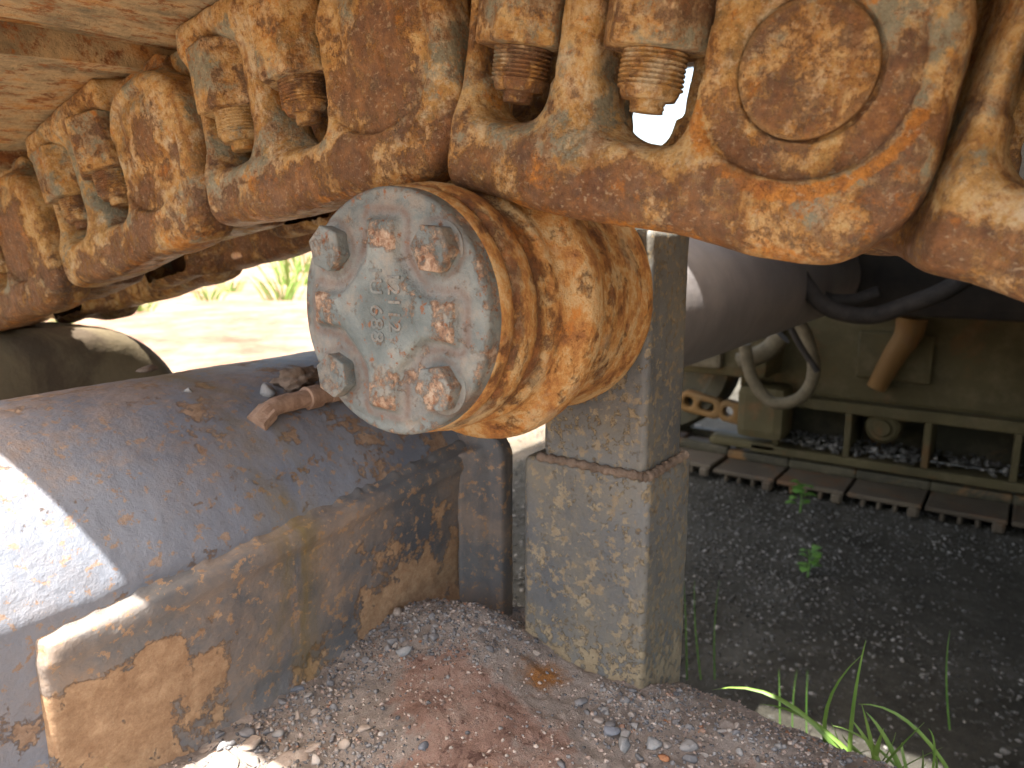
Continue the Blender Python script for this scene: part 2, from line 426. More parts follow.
M_cyl = m_paint('pale grey primer on cross shaft', (0.17, 0.155, 0.15), (0.22, 0.20, 0.19), (0.25, 0.2, 0.16), (0.35, 0.3, 0.24), 0.70, 5, 0.72, streak=False, dusty=0.4, dirtc=(0.30, 0.26, 0.23))

def m_olive(name, a, b_, rust=(0.22, 0.11, 0.035), thr=0.56):
    b = NB(name)
    c = b.ramp(b.noise(3.2, 6, 0.6, 0.4), [(0.3, a), (0.65, b_)])
    r = b.step(b.noise(5, 8, 0.7, 0.5), thr, thr+0.10)
    c = b.mix(b.math('MULTIPLY', r, 0.7), c, rust)
    d = b.step(b.noise(9, 8, 0.75), 0.5, 0.7); c = b.mix(b.math('MULTIPLY', d, 0.4), c, (0.16, 0.13, 0.08))
    nm = b.bump(b.noise(30, 8, 0.7), 0.6, 0.004)
    return b.done(c, 0.75, nm, spec=0.3)
M_olive = m_olive('dusty olive yellow paint', (0.045, 0.037, 0.015), (0.085, 0.070, 0.030), (0.11, 0.055, 0.018))
M_olive_dk = m_olive('dark greasy paint', (0.03, 0.027, 0.018), (0.06, 0.053, 0.03))
M_farshoe = m_olive('worn far track plate', (0.060, 0.047, 0.032), (0.10, 0.080, 0.055), (0.13, 0.062, 0.025), 0.5)
M_orange = m_olive('orange brown far link', (0.13, 0.07, 0.022), (0.19, 0.105, 0.032), (0.15, 0.07, 0.03), 0.55)
M_mudplate = m_olive('mud stained brown plate', (0.10, 0.075, 0.045), (0.17, 0.135, 0.08), (0.06, 0.04, 0.028), 0.50)

def m_simple(name, c1, c2, sc=40, rough=0.8, bs=0.6, bd=0.001, bsc=None, attr=False):
    b = NB(name)
    c = b.ramp(b.noise(sc, 7, 0.7, 0.3), [(0.35, c1), (0.65, c2)])
    nm = b.bump(b.noise(bsc or sc*4, 6, 0.7), bs, bd)
    return b.done(c, rough, nm, spec=0.3)
M_rubber = m_simple('dusty black rubber', (0.014, 0.013, 0.012), (0.040, 0.035, 0.030), 30, 0.8)
M_palehose = m_simple('tan dusty hose', (0.075, 0.062, 0.038), (0.14, 0.118, 0.075), 30, 0.8)
M_mud = m_simple('dry mud', (0.13, 0.095, 0.07), (0.27, 0.205, 0.155), 60, 0.95, 1.0, 0.003)
M_pipe = m_simple('rusted brown fitting', (0.20, 0.125, 0.085), (0.36, 0.25, 0.18), 90, 0.8, 0.8, 0.001)
M_body = m_simple('grimy underbody', (0.012, 0.011, 0.010), (0.030, 0.026, 0.020), 5, 1.0)

def m_platform():
    b = NB('caked dirt and rusty plate')
    c = b.ramp(b.noise(26, 9, 0.72, 0.3), [(0.3, (0.20, 0.165, 0.14)), (0.5, (0.34, 0.285, 0.245)), (0.7, (0.46, 0.40, 0.35))])
    pk = b.ramp(b.noise(24, 12, 0.76, 0.1), [(0.34, (0.20, 0.10, 0.07)), (0.48, (0.33, 0.19, 0.14)), (0.66, (0.42, 0.30, 0.24))])
    pk = b.mix(b.step(b.noise(70, 6, 0.7, 0.5), 0.58, 0.63), pk, (0.10, 0.035, 0.022))
    m = b.math('ADD', b.mark(0), b.math('MULTIPLY', b.math('SUBTRACT', b.noise(30, 8, 0.72, 0.4), 0.5), 1.3))
    m = b.step(m, 0.42, 0.58)
    c = b.mix(b.math('MULTIPLY', m, 0.8), c, pk)
    c = b.mix(b.step(b.math('ADD', b.mark(1), b.math('MULTIPLY', b.math('SUBTRACT', b.noise(50, 10, 0.78), 0.5), 2.2)), 0.35, 0.95), c, (0.34, 0.15, 0.045))
    pale = b.step(b.noise(120, 5, 0.7), 0.60, 0.68)
    c = b.mix(b.math('MULTIPLY', pale, 0.5), c, (0.42, 0.37, 0.32))
    dk = b.step(b.noise(170, 5, 0.7), 0.60, 0.68)
    c = b.mix(b.math('MULTIPLY', dk, 0.6), c, (0.09, 0.08, 0.08))
    nm = b.bump(b.noise(95, 12, 0.78), 1.0, 0.008); nm = b.bump(b.noise(500, 4, 0.7), 0.7, 0.001, nm)
    return b.done(c, 0.95, nm, spec=0.2)
M_platform = m_platform()

def m_stone(name, cs):
    b = NB(name)
    a = b.t.nodes.new('ShaderNodeAttribute'); a.attribute_name = 'tone'
    c = b.ramp(a.outputs['Fac'], cs, 'LINEAR')
    c = b.mix(0.55, c, b.ramp(b.noise(160, 5, 0.7), [(0.3, 0.45), (0.7, 1.15)]), 'MULTIPLY')
    nm = b.bump(b.noise(260, 6, 0.7), 0.6, 0.001)
    return b.done(c, 0.85, nm, spec=0.3)
STONES = [(0.0, (0.09, 0.09, 0.095)), (0.35, (0.19, 0.185, 0.185)), (0.6, (0.27, 0.255, 0.24)), (0.72, (0.33, 0.27, 0.22)), (0.80, (0.40, 0.36, 0.32)), (0.90, (0.26, 0.11, 0.045)), (1.0, (0.42, 0.40, 0.38))]
M_stone = m_stone('mixed crushed stone', STONES)
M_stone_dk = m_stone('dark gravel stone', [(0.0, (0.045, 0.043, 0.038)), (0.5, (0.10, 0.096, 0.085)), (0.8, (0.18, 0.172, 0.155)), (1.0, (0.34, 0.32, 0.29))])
M_white = m_simple('pale limestone', (0.42, 0.38, 0.33), (0.58, 0.54, 0.48), 60, 0.9, 0.8, 0.001)
M_clod = m_simple('dried pale dirt', (0.24, 0.19, 0.155), (0.38, 0.32, 0.27), 60, 0.95, 0.9, 0.0015)
M_grey_st = m_simple('grey stone', (0.18, 0.185, 0.19), (0.30, 0.295, 0.28), 90, 0.85, 0.8, 0.001)
M_blue_st = m_simple('slate blue stone', (0.10, 0.11, 0.13), (0.19, 0.20, 0.22), 90, 0.85, 0.8, 0.001)
M_red_st = m_simple('rust red stone', (0.24, 0.10, 0.05), (0.36, 0.17, 0.08), 90, 0.85, 0.8, 0.001)

def m_ground():
    b = NB('sandy ground and dark gravel')
    sx = b.t.nodes.new('ShaderNodeSeparateXYZ'); b.l(b.raw, sx.inputs[0])
    sand = b.ramp(b.noise(1.6, 12, 0.78, 0.1, b.raw), [(0.32, (0.13, 0.052, 0.033)), (0.46, (0.19, 0.105, 0.070)), (0.55, (0.25, 0.165, 0.115)), (0.68, (0.27, 0.20, 0.125))])
    ln = b.t.nodes.new('ShaderNodeVectorMath'); ln.operation = 'LENGTH'; b.l(b.raw, ln.inputs[0])
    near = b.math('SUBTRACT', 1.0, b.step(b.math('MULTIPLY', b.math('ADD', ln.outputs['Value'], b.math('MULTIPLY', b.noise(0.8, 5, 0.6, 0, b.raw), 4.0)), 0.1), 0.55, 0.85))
    sand = b.mix(near, sand, b.ramp(b.noise(3, 8, 0.7, 0, b.raw), [(0.3, (0.26, 0.19, 0.13)), (0.7, (0.40, 0.32, 0.23))]))  # paler sand near the origin, added to bounce light onto the chain
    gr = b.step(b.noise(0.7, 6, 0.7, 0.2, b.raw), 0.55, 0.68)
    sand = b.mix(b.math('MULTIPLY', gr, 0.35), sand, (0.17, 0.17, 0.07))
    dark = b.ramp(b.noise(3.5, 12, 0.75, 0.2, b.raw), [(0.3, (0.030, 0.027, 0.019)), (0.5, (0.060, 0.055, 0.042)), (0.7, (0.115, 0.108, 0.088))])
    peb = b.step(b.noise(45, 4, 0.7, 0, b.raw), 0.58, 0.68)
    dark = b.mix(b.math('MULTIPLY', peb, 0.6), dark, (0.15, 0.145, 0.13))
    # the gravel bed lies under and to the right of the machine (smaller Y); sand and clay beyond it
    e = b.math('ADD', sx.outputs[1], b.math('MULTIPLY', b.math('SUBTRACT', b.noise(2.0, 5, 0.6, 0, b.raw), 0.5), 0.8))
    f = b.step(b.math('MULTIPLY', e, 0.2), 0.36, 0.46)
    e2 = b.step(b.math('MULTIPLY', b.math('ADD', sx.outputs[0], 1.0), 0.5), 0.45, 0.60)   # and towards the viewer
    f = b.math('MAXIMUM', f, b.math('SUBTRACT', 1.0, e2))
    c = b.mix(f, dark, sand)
    nm = b.bump(b.noise(38, 8, 0.75, 0, b.raw), 1.0, 0.02)
    return b.done(c, 0.95, nm, spec=0.2)
M_ground = m_ground()
def m_leaf(name, c1, c2):
    b = NB(name)
    c = b.ramp(b.noise(30, 3), [(0.35, c1), (0.65, c2)])
    b.p.inputs['Subsurface Weight'].default_value = 0.0
    return b.done(c, 0.5, None, spec=0.4)
M_grass = m_leaf('fresh grass', (0.09, 0.17, 0.025), (0.16, 0.25, 0.045))
M_weed = m_leaf('weed leaf', (0.06, 0.15, 0.02), (0.11, 0.22, 0.04))
M_drygrass = m_leaf('pale grass', (0.30, 0.32, 0.12), (0.42, 0.42, 0.2))

# ------------------------------------------------------------------ ground
n = 220
gx = np.sinh(np.linspace(-5.2, 5.2, n))*2.2; gy = np.sinh(np.linspace(-5.2, 5.2, n))*2.2
GX, GY = np.meshgrid(gx+1.5, gy+0.5, indexing='ij')
GH = GZ+0.022*fbm(GX*1.7, GY*1.7, 0, 5)*np.exp(-(np.hypot(GX, GY)/40)**2)
vs = np.stack([GX.ravel(), GY.ravel(), GH.ravel()], 1)
i = np.arange(n*n).reshape(n, n)
fs = np.stack([i[:-1, :-1].ravel(), i[1:, :-1].ravel(), i[1:, 1:].ravel(), i[:-1, 1:].ravel()], 1)
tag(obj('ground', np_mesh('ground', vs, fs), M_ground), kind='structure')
def ground_h(x, y): return GZ+0.022*float(fbm(x*1.7, y*1.7, 0, 5))

# stones -------------------------------------------------------------
_ico = {}
def ico(sub):
    if sub not in _ico:
        bm = bmesh.new(); bmesh.ops.create_icosphere(bm, subdivisions=sub, radius=1.0)
        _ico[sub] = (np.array([v.co[:] for v in bm.verts]), np.array([[v.index for v in f.verts] for f in bm.faces])); bm.free()
    return _ico[sub]
def stone_geo(rng, size, sub=2, flat=0.7, cuts=7):
    v, f = ico(sub); v = v.copy()
    for _ in range(cuts+5):                         # chip flat faces off a ball: crushed rock
        d = rng.normal(size=3); d /= np.linalg.norm(d); t = rng.uniform(0.35, 0.72)
        ex = np.maximum(v @ d-t, 0); v -= ex[:, None]*d
    v *= np.array([rng.uniform(0.75, 1.15), rng.uniform(0.7, 1.0), flat*rng.uniform(0.7, 1.0)])*size*1.45
    a = rng.uniform(0, 6.28); c, s = math.cos(a), math.sin(a)
    v = v @ np.array([[c, -s, 0], [s, c, 0], [0, 0, 1]]).T
    t = rng.uniform(-0.4, 0.4); c, s = math.cos(t), math.sin(t)
    return v @ np.array([[1, 0, 0], [0, c, -s], [0, s, c]]).T, f
def pebbles(name, pts, sizes, mat, sub=1, seed=3, tones=None):
    rng = np.random.default_rng(seed); V, F, T = [], [], []; o = 0
    lib = [stone_geo(rng, 1.0, sub) for _ in range(40)]
    for p, s in zip(pts, sizes):
        v, f = lib[rng.integers(40)]
        V.append(v*s+np.array(p)); F.append(f+o); T.append(np.full(len(v), rng.beta(1.3, 1.6) if tones is None else tones(rng))); o += len(v)
    me = np_mesh(name, np.concatenate(V), np.concatenate(F), smooth=False)
    at = me.attributes.new('tone', 'FLOAT', 'POINT'); at.data.foreach_set('value', np.concatenate(T).astype(np.float32))
    return obj(name, me, mat)
rng = np.random.default_rng(11)
pts, sz = [], []
while len(pts) < 16000:
    x = rng.uniform(0.95, 3.4); y = rng.uniform(-0.9, 2.2)
    d = float(vn(x*2.1, y*2.1, 1, 4))
    if rng.uniform() > 0.55+0.6*d: continue
    s = 0.003+0.010*rng.beta(1.1, 5); pts.append((x, y, ground_h(x, y)+s*0.25)); sz.append(s)
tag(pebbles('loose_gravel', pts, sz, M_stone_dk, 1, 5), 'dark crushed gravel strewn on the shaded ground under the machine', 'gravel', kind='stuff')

# ------------------------------------------------------------------ frame top (dirt-covered) the roller post stands on
def edge_x(y):
    return 0.578+0.012*vn(y*14, 3, 0, 2)+0.05*sstep(0.22, 0.42, y)-0.03*sstep(0.2, -0.1, y)
def plat_h(x, y):
    h = -0.352+0*x
    h = h-0.034*sstep(0.49, 0.585, x)
    h = h+0.030*np.exp(-(((x-0.48)/0.06)**2+((y-0.385)/0.075)**2))          # gravel heap left of the post
    h = h+0.010*np.exp(-(((x-0.43)/0.05)**2+((y-0.33)/0.035)**2))
    h = h+0.010*np.exp(-(((x-0.385)/0.05)**2+((y-0.30)/0.07)**2))           # smooth rusty hump
    h = h+0.006*fbm(x*22, y*22, 0, 9)+0.0045*np.abs(fbm(x*60, y*60, 0, 19))-0.003*np.abs(fbm(x*38+4, y*38, 0, 39))+0.0022*fbm(x*170, y*170, 0, 29, 3)
    return h
h = 0.0026
xs = np.arange(-0.25, 0.68, h); ys = np.arange(-0.35, 0.62, h)
PX, PY = np.meshgrid(xs, ys, indexing='ij')
t = np.clip((PX+0.25)/0.93, 0, 1)
EX = edge_x(PY)
PXX = -0.25+t*(EX+0.004-(-0.25))
PH = plat_h(PXX, PY)
last = sstep(0.988, 1.0, t); PH = PH-0.02*last
marks = np.zeros((PX.size, 3), np.float32)
def blob(x, y, cx, cy, rx, ry): return np.exp(-(((x-cx)/rx)**2+((y-cy)/ry)**2))
mk = blob(PXX, PY, .40, .33, .055, .09)+blob(PXX, PY, .33, .22, .10, .11)*0.8+blob(PXX, PY, .50, .12, .05, .10)*0.55+blob(PXX, PY, .27, .30, .06, .05)*.7
marks[:, 0] = np.clip(mk, 0, 1).ravel()*0.68
marks[:, 1] = blob(PXX, PY, .465, .292, .022, .022).ravel()+0.6*blob(PXX, PY, .345, .26, .02, .02).ravel()
nx, ny = PX.shape
vs = np.stack([PXX.ravel(), PY.ravel(), PH.ravel()], 1)
i = np.arange(nx*ny).reshape(nx, ny)
fs = np.stack([i[:-1, :-1].ravel(), i[1:, :-1].ravel(), i[1:, 1:].ravel(), i[:-1, 1:].ravel()], 1)
# side skirt down to the ground of the frame beam
sk0 = len(vs); edge = i[-1, :]
low = vs[edge].copy(); low[:, 2] = -0.62; low[:, 0] -= 0.02
mid = vs[edge].copy(); mid[:, 2] -= 0.02; mid[:, 0] += 0.0015*np.sin(np.arange(ny))
vs = np.concatenate([vs, mid, low]); marks = np.concatenate([marks, np.zeros((2*ny, 3), np.float32)])
a = np.arange(ny-1)
fs = np.concatenate([fs, np.stack([edge[:-1], sk0+a, sk0+a+1, edge[1:]], 1), np.stack([sk0+a, sk0+ny+a, sk0+ny+a+1, sk0+a+1], 1)])
support_beam = tag(obj('support_beam', np_mesh('support_beam', vs, fs, marks), M_platform),
    'wide beam with top caked in dirt and pink rusty patches, carrying the roller post', 'beam')
for lo_, hi_ in (((-0.05, -3.2, -0.97), (0.50, 1.9, -0.66)), ((-0.20, -3.2, -0.62), (0.55, -0.352, -0.385)), ((-0.2, -3.2, -0.66), (0.555, 1.9, -0.622))):
    box('bounce_block', lo_, hi_, M_mudplate, support_beam, 0.01)  # boxes added to block bounced light, standing in for beam and lower track
def plat_at(x, y): return float(plat_h(np.array(x), np.array(y)))

# gravel on it
pts, sz = [], []
rng = np.random.default_rng(21)
def bare(x, y): return (blob(x, y, .40, .33, .045, .075)+blob(x, y, .33, .22, .08, .09)+.6*blob(x, y, .465, .292, .03, .03))
while len(pts) < 15000:
    x = rng.uniform(0.0, 0.61); y = rng.uniform(-0.25, 0.46)
    if x > float(edge_x(np.array(y)))-0.006: continue
    if 0.495 < x < 0.60 and 0.215 < y < 0.34: continue
    dens = 0.34+0.5*float(vn(x*18, y*18, 2, 8))-0.75*float(bare(x, y))
    dens += 0.8*float(blob(x, y, .45, .39, .06, .06))+0.7*float(blob(x, y, .38, .425, .10, .025))+0.5*float(blob(x, y, .47, .20, .04, .06))+.5*float(blob(x, y, .30, .40, .05, .06))
    if rng.uniform() > max(dens, 0.05): continue
    s = 0.0009+0.0040*rng.beta(1.1, 4.5); pts.append((x, y, plat_at(x, y)+s*0.2)); sz.append(s*0.85)
tag(pebbles('fine_gravel', pts, sz, M_stone, 1, 9), 'grey crushed stone and grit scattered over the dusty frame top', 'gravel', kind='stuff')

rng = np.random.default_rng(31); pts, sz = [], []
while len(pts) < 7000:
    x = rng.uniform(0.05, 0.60); y = rng.uniform(-0.25, 0.455)
    if x > float(edge_x(np.array(y)))-0.004: continue
    if rng.uniform() > 0.45+0.6*float(vn(x*30, y*30, 5, 18)): continue
    s_ = 0.0008+0.0030*rng.beta(1.0, 5); pts.append((x, y, plat_at(x, y)+s_*0.1)); sz.append(s_)
def m_crumb():
    b = NB('crumbled dirt'); a = b.t.nodes.new('ShaderNodeAttribute'); a.attribute_name = 'tone'
    return b.done(b.ramp(a.outputs['Fac'], [(0, (0.18, 0.13, 0.105)), (0.5, (0.34, 0.265, 0.22)), (1, (0.48, 0.41, 0.35))]), 0.95, b.bump(b.noise(300, 5, 0.7), 0.8, 0.001))
tag(pebbles('dirt_crumbs', pts, sz, m_crumb(), 1, 19), 'brown crumbs of dried soil strewn over the frame top and its rusty hump', 'dirt', kind='stuff')
f_, thc, yw = 751.0, th, yaw
rgt = Vector((math.sin(yw), -math.cos(yw), 0)); upv = rgt.cross(fw)
def on_plat(px, py, z0=-0.35):
    """where a photo pixel meets the frame top"""
    r = fw*f_+rgt*(px-512)+upv*(384-py); z = z0
    for _ in range(6):
        p = r*(z/r.z); z = plat_at(p.x, p.y)
    return p.x, p.y, z
def stone_thing(name, p, s, mat, label, cat='stone', group=None, seed=0, flat=0.7, emb=0.25, sub=2):
    rg = np.random.default_rng(seed+100); v, f = stone_geo(rg, s, sub, flat)
    me = np_mesh(name, v, f, smooth=False)
    tt = me.attributes.new('tone', 'FLOAT', 'POINT'); tt.data.foreach_set('value', np.full(len(v), rg.uniform(0.1, 0.8), np.float32))
    o = obj(name, me, mat); o.location = (p[0], p[1], p[2]+s*emb)
    return tag(o, label, cat, group)
named = [
    (405, 653, .0078, M_grey_st, 'pale round stone sitting alone on the smooth rusty hump'),
    (222, 720, .0090, M_clod, 'sunlit cream stone lying loose at the top of the sunlit patch'),
    (294, 669, .0058, M_red_st, 'brown stone beside the flaking side plate'),
    (624, 746, .0075, M_grey_st, 'flat grey stone below the post, largest of its cluster'),
    (655, 746, .0070, M_grey_st, 'grey angular stone just right of the flat grey stone below the post'),
    (566, 650, .0062, M_grey_st, 'grey stone at the left foot of the post'),
    (640, 684, .0060, M_white, 'whitish stone against the front corner of the post foot'),
    (663, 759, .0048, M_red_st, 'small orange stone between grey stones below the post'),
    (610, 733, .0062, M_blue_st, 'bluish stone directly in front of the post'),
    (425, 747, .0045, M_blue_st, 'single slate blue pebble on pinkish dirt'),
    (290, 655, .0060, M_grey_st, 'rounded grey stone touching the foot of the side plate'),
    (556, 628, .0075, M_blue_st, 'dark slate chip leaning on the left edge of the post'),
    (270, 686, .0048, M_red_st, 'small rust red stone at the foot of the side plate'),
    (298, 690, .0058, M_blue_st, 'dark slate stone next to the rust red pebble'),
]
for k, (px, py, s, m, lab) in enumerate(named):
    stone_thing('stone', on_plat(px, py), s, m, lab, seed=k, sub=2)
rg = np.random.default_rng(77); c = 0
while c < 60:
    px, py = rg.uniform(190, 860), rg.uniform(560, 765)
    p = on_plat(px, py)
    if p[0] > float(edge_x(np.array(p[1])))-0.012 or p[1] > 0.448 or p[0] > 0.6: continue
    if 0.49 < p[0] < 0.60 and 0.21 < p[1] < 0.34: continue
    if p[0] > 0.49 and p[1] > 0.3: continue
    dn = 0.35-0.8*float(bare(p[0], p[1]))+0.6*float(blob(p[0], p[1], .38, .425, .10, .03))+0.5*float(blob(p[0], p[1], .45, .39, .06, .06))+.5*float(blob(p[0], p[1], .46, .2, .04, .06))
    if rg.uniform() > dn: continue
    stone_thing('pebble', p, rg.uniform(.0030, .0052), M_stone, 'small angular grey pebble among the grit on the dirty frame top', 'pebble', 'pebbles on the frame top', seed=200+c, sub=2)
    c += 1
# sunlit broken lumps of dried dirt near the end of the side plate
for k, (px, py, s) in enumerate([(252, 742, .011), (286, 762, .012), (226, 764, .012), (306, 750, .008), (240, 722, .008), (210, 748, .010)]):
    lab = ['broad cream clod of dried dirt in the middle of the sunlit patch', 'largest sunlit clod of dried dirt, at the lower edge of the patch', 'sunlit dirt clod next to the foot of the side plate', 'sunlit dirt clod at the shaded right end of the bright patch', 'smallest sunlit dirt clod, above the largest one', 'sunlit dirt clod lowest on the left of the bright patch'][k]
    stone_thing('dirt_clod', on_plat(px, py), s, M_clod, lab, 'dirt clod', 'sunlit clods of dried dirt', seed=500+k, flat=0.20, emb=0.06, sub=3)

# ------------------------------------------------------------------ post under the roller
def slab_sdf(name, lo, hi, r, mat, parent, h=0.003, namp=0.0008, mfun=None, extra=None):
    lo, hi = np.array(lo), np.array(hi); c = (lo+hi)/2; hf = (hi-lo)/2
    def fn(X, Y, Z):
        d = rbox3(X-c[0], Y-c[1], Z-c[2], hf[0], hf[1], hf[2], r)
        if extra: d = extra(d, X, Y, Z)
        return d+namp*fbm(X*45, Y*45, Z*45, 3, 3)
    v, q = nets(fn, lo-0.006, hi+0.006, h)
    mk = mfun(v) if mfun else np.zeros((len(v), 3), np.float32)
    return obj(name, np_mesh(name, v, q, mk), mat, parent)
post = empty('roller_post', (0.54, 0.276, -0.38), 'grey green painted square post rising from the gravel behind the roller', 'post')
Z0 = Vector((0.54, 0.276, -0.38))
def rel(o, root):
    o.location = -root.location; return o
def post_marks(v):
    m = np.zeros((len(v), 3), np.float32)
    m[:, 0] = np.clip(sstep(-0.30, -0.36, v[:, 2])*0.8+0.55*blob(v[:, 1], v[:, 2], .305, -.145, .012, .014), 0, 1)
    return m
rel(slab_sdf('lower_sleeve', (0.500, 0.2205, -0.400), (0.586, 0.3335, -0.1775), 0.004, M_post, post, 0.003, 0.0007, post_marks), post)
rel(slab_sdf('upper_column', (0.504, 0.2265, -0.190), (0.577, 0.3165, 0.006), 0.0035, M_post, post, 0.003, 0.0006, post_marks), post)
bm = bmesh.new()
rr = []
pp = [(0.5025, 0.320, -0.1765), (0.5025, 0.29, -0.1762), (0.5025, 0.26, -0.1768), (0.5025, 0.228, -0.1765), (0.506, 0.2235, -0.1762), (0.535, 0.2232, -0.1765), (0.575, 0.2232, -0.1765)]
sp = smooth_path(pp, 10)
tube_mesh(bm, sp, [0.0036+0.0009*math.sin(k*1.9) for k in range(len(sp))], n=10)
rel(smooth(obj('weld_bead', bm, M_mud, post), 60), post)

# ------------------------------------------------------------------ frame arm on the left: rounded tube with a flaking side plate
arm = empty('frame_arm', (0.35, 0.6, -0.44), 'slate grey rounded frame tube with flaking side plate, running away under the roller', 'frame arm')
nth, nxx = 150, 300
CY, CZ, RR = 0.605, -0.281, 0.1635
ts = np.linspace(R(-35), R(200), nth); xs = np.linspace(-0.06, 0.597, nxx)
XX, TT = np.meshgrid(xs, ts, indexing='ij')
rad = RR+0.0009*fbm(XX*30, TT*5, 0, 6)+0.0004*fbm(XX*120, TT*20, 0, 16)
vs = np.stack([XX.ravel(), np.maximum(CY-rad*np.cos(TT), 0.4550+0.0005*fbm(XX*30, TT*5, 0, 6)).ravel(), (CZ+rad*np.sin(TT)).ravel()], 1)
i = np.arange(nxx*nth).reshape(nxx, nth)
fs = np.stack([i[:-1, :-1].ravel(), i[:-1, 1:].ravel(), i[1:, 1:].ravel(), i[1:, :-1].ravel()], 1)
mk = np.zeros((len(vs), 3), np.float32)
mk[:, 0] = 0.5*blob(vs[:, 0], vs[:, 1], .52, .45, .08, .05)
mk[:, 2] = np.exp(-((vs[:, 0]-0.365)/0.026)**2)
rel(obj('tube_casing', np_mesh('tube_casing', vs, fs[:, ::-1], mk), M_arm, arm), arm)
def arm_marks(v):
    m = np.zeros((len(v), 3), np.float32)
    m[:, 0] = np.clip(0.55*blob(v[:, 0], v[:, 2], .23, -.285, .14, .06)+0.35*blob(v[:, 0], v[:, 2], .29, -.245, .05, .03)+.20*sstep(-.27, -.35, v[:, 2]), 0, 1)
    m[:, 1] = blob(v[:, 0], v[:, 2], .335, -.26, .045, .05)*.7
    m[:, 2] = np.exp(-((v[:, 0]-0.350)/0.024)**2)
    # ridge stays painted
    m[:, 1] = np.maximum(m[:, 1], sstep(-0.030, -0.012, v[:, 2]+0.2150+0.055*(0.61-v[:, 0]))*0.8)
    return m
def plate_extra(d, X, Y, Z): return d
def plate_fn(X, Y, Z):
    lean = (Z+0.2)*-0.07
    zt = -0.2150-0.055*(0.61-X)                     # the top edge falls a little towards the near end
    hz = (zt+0.372)/2; cz = (zt-0.372)/2
    d = rbox3(X-0.3835, Y-(0.4535+lean), (Z-cz)*0.079/hz, 0.213, 0.0115, 0.079, 0.005)
    rg = rbox2(Y-0.4540, Z-zt-0.001, 0.0112, 0.0080, 0.0045)
    rg = np.maximum(rg, np.abs(X-0.3835)-0.2105)
    d = smin(d, rg, 0.006)
    wf = np.hypot(Y-0.4625, Z-zt-0.007)-0.009-0.0012*vn(X*170, 0, 0, 4)
    wf = np.maximum(wf, np.abs(X-0.3835)-0.213)
    d = smin(d, wf, 0.004)
    ft = np.hypot(Y-0.458, Z+0.360)-0.010
    ft = np.maximum(ft, np.abs(X-0.38)-0.2)
    d = smin(d, ft, 0.015)
    return d+0.0012*fbm(X*38, Y*38, Z*38, 13, 4)+0.0004*fbm(X*160, Y*160, Z*160, 14, 2)
v, q = nets(plate_fn, (0.155, 0.420, -0.385), (0.605, 0.485, -0.18), 0.0028)
rel(obj('side_plate', np_mesh('side_plate', v, q, arm_marks(v)), M_plate, arm), arm)
def flange_fn(X, Y, Z):
    d = rbox2(Y-0.489, Z+0.40, 0.079, 0.212, 0.025)
    d = extr(d, X-0.588, 0.011, 0.005)
    f = smax(rbox3(X-0.565, Y-0.438, Z+0.29, 0.028, 0.010, 0.085, 0.006), -(np.hypot(X-0.53, Y-0.405)-0.045), 0.006)
    return smin(d, f, 0.012)+0.0008*fbm(X*50, Y*50, Z*50, 23, 3)
v, q = nets(flange_fn, (0.53, 0.385, -0.43), (0.61, 0.57, -0.175), 0.003)
mk = np.zeros((len(v), 3), np.float32); mk[:, 1] = 0.5
rel(obj('end_flange', np_mesh('end_flange', v, q, mk), M_plate, arm), arm)

# pipe fitting, rag-like mud and stones lying on the arm
fit = empty('grease_pipe', (0.47, 0.60, -0.13), 'short rusty brown pipe with elbow lying on the slate grey tube by the roller cap', 'pipe')
def arm_pt(px, py, lift=0.0):
    r = fw*f_+rgt*(px-512)+upv*(384-py)
    # meet the casing circle in the YZ plane
    A = r.y**2+r.z**2; B = -2*(r.y*CY+r.z*CZ); C = CY**2+CZ**2-(RR+lift)**2
    D = B*B-4*A*C
    t = (-B-math.sqrt(max(D, 0)))/(2*A); return r*t
a1, a2, a3 = arm_pt(262, 418, .004), arm_pt(282, 404, .008), arm_pt(335, 390, .009)
d = (a3-a2); d.z = 0; d.normalize()
rel(tube('pipe', [a1, a1.lerp(a2, .5)+Vector((0, 0, .002)), a2, a2+d*.03, a2+d*.13], 0.0078, M_pipe, fit, n=20), fit)
rel(tube('collar', [a2+d*.026, a2+d*.040], 0.0103, M_pipe, fit, n=20, sm=0), fit)
rel(tube('coupling', [a2+d*.052, a2+d*.085], 0.0095, M_pipe, fit, n=6, sm=0), fit)
rel(tube('elbow_nut', [a1+Vector((-.006, 0, -.004)), a1+Vector((.008, .002, .004))], 0.0095, M_pipe, fit, n=6, sm=0), fit)
def lump(name, p, s, mat, label, cat, seed, flat=0.6, amp=0.35, sub=4):
    v, f = ico(sub); v = v.copy()
    v = v*(1+amp*fbm(v[:, 0]*2.1+seed, v[:, 1]*2.1, v[:, 2]*2.1, seed)[:, None])*np.array([1.25, .9, flat])*s
    o = obj(name, np_mesh(name, v, f), mat); o.location = p; return tag(o, label, cat)
p = arm_pt(296, 380, .006); lump('mud_lump', p, .0155, M_mud, 'crumbly brown lump of dried mud piled against the short pipe on the tube', 'mud lump', 3, .55, .9)
stone_thing('stone', arm_pt(268, 392, .0), .0085, M_grey_st, 'grey blue stone standing beside the elbow of the short pipe', seed=41, flat=1.1)
stone_thing('stone', arm_pt(148, 371, -.002), .0085, M_mud, 'brown clod shaped stone on the crest of the slate grey tube', seed=42)
stone_thing('stone', arm_pt(188, 392, -.001), .0050, M_grey_st, 'tiny grey pebble stuck on the upper side of the tube', seed=43)

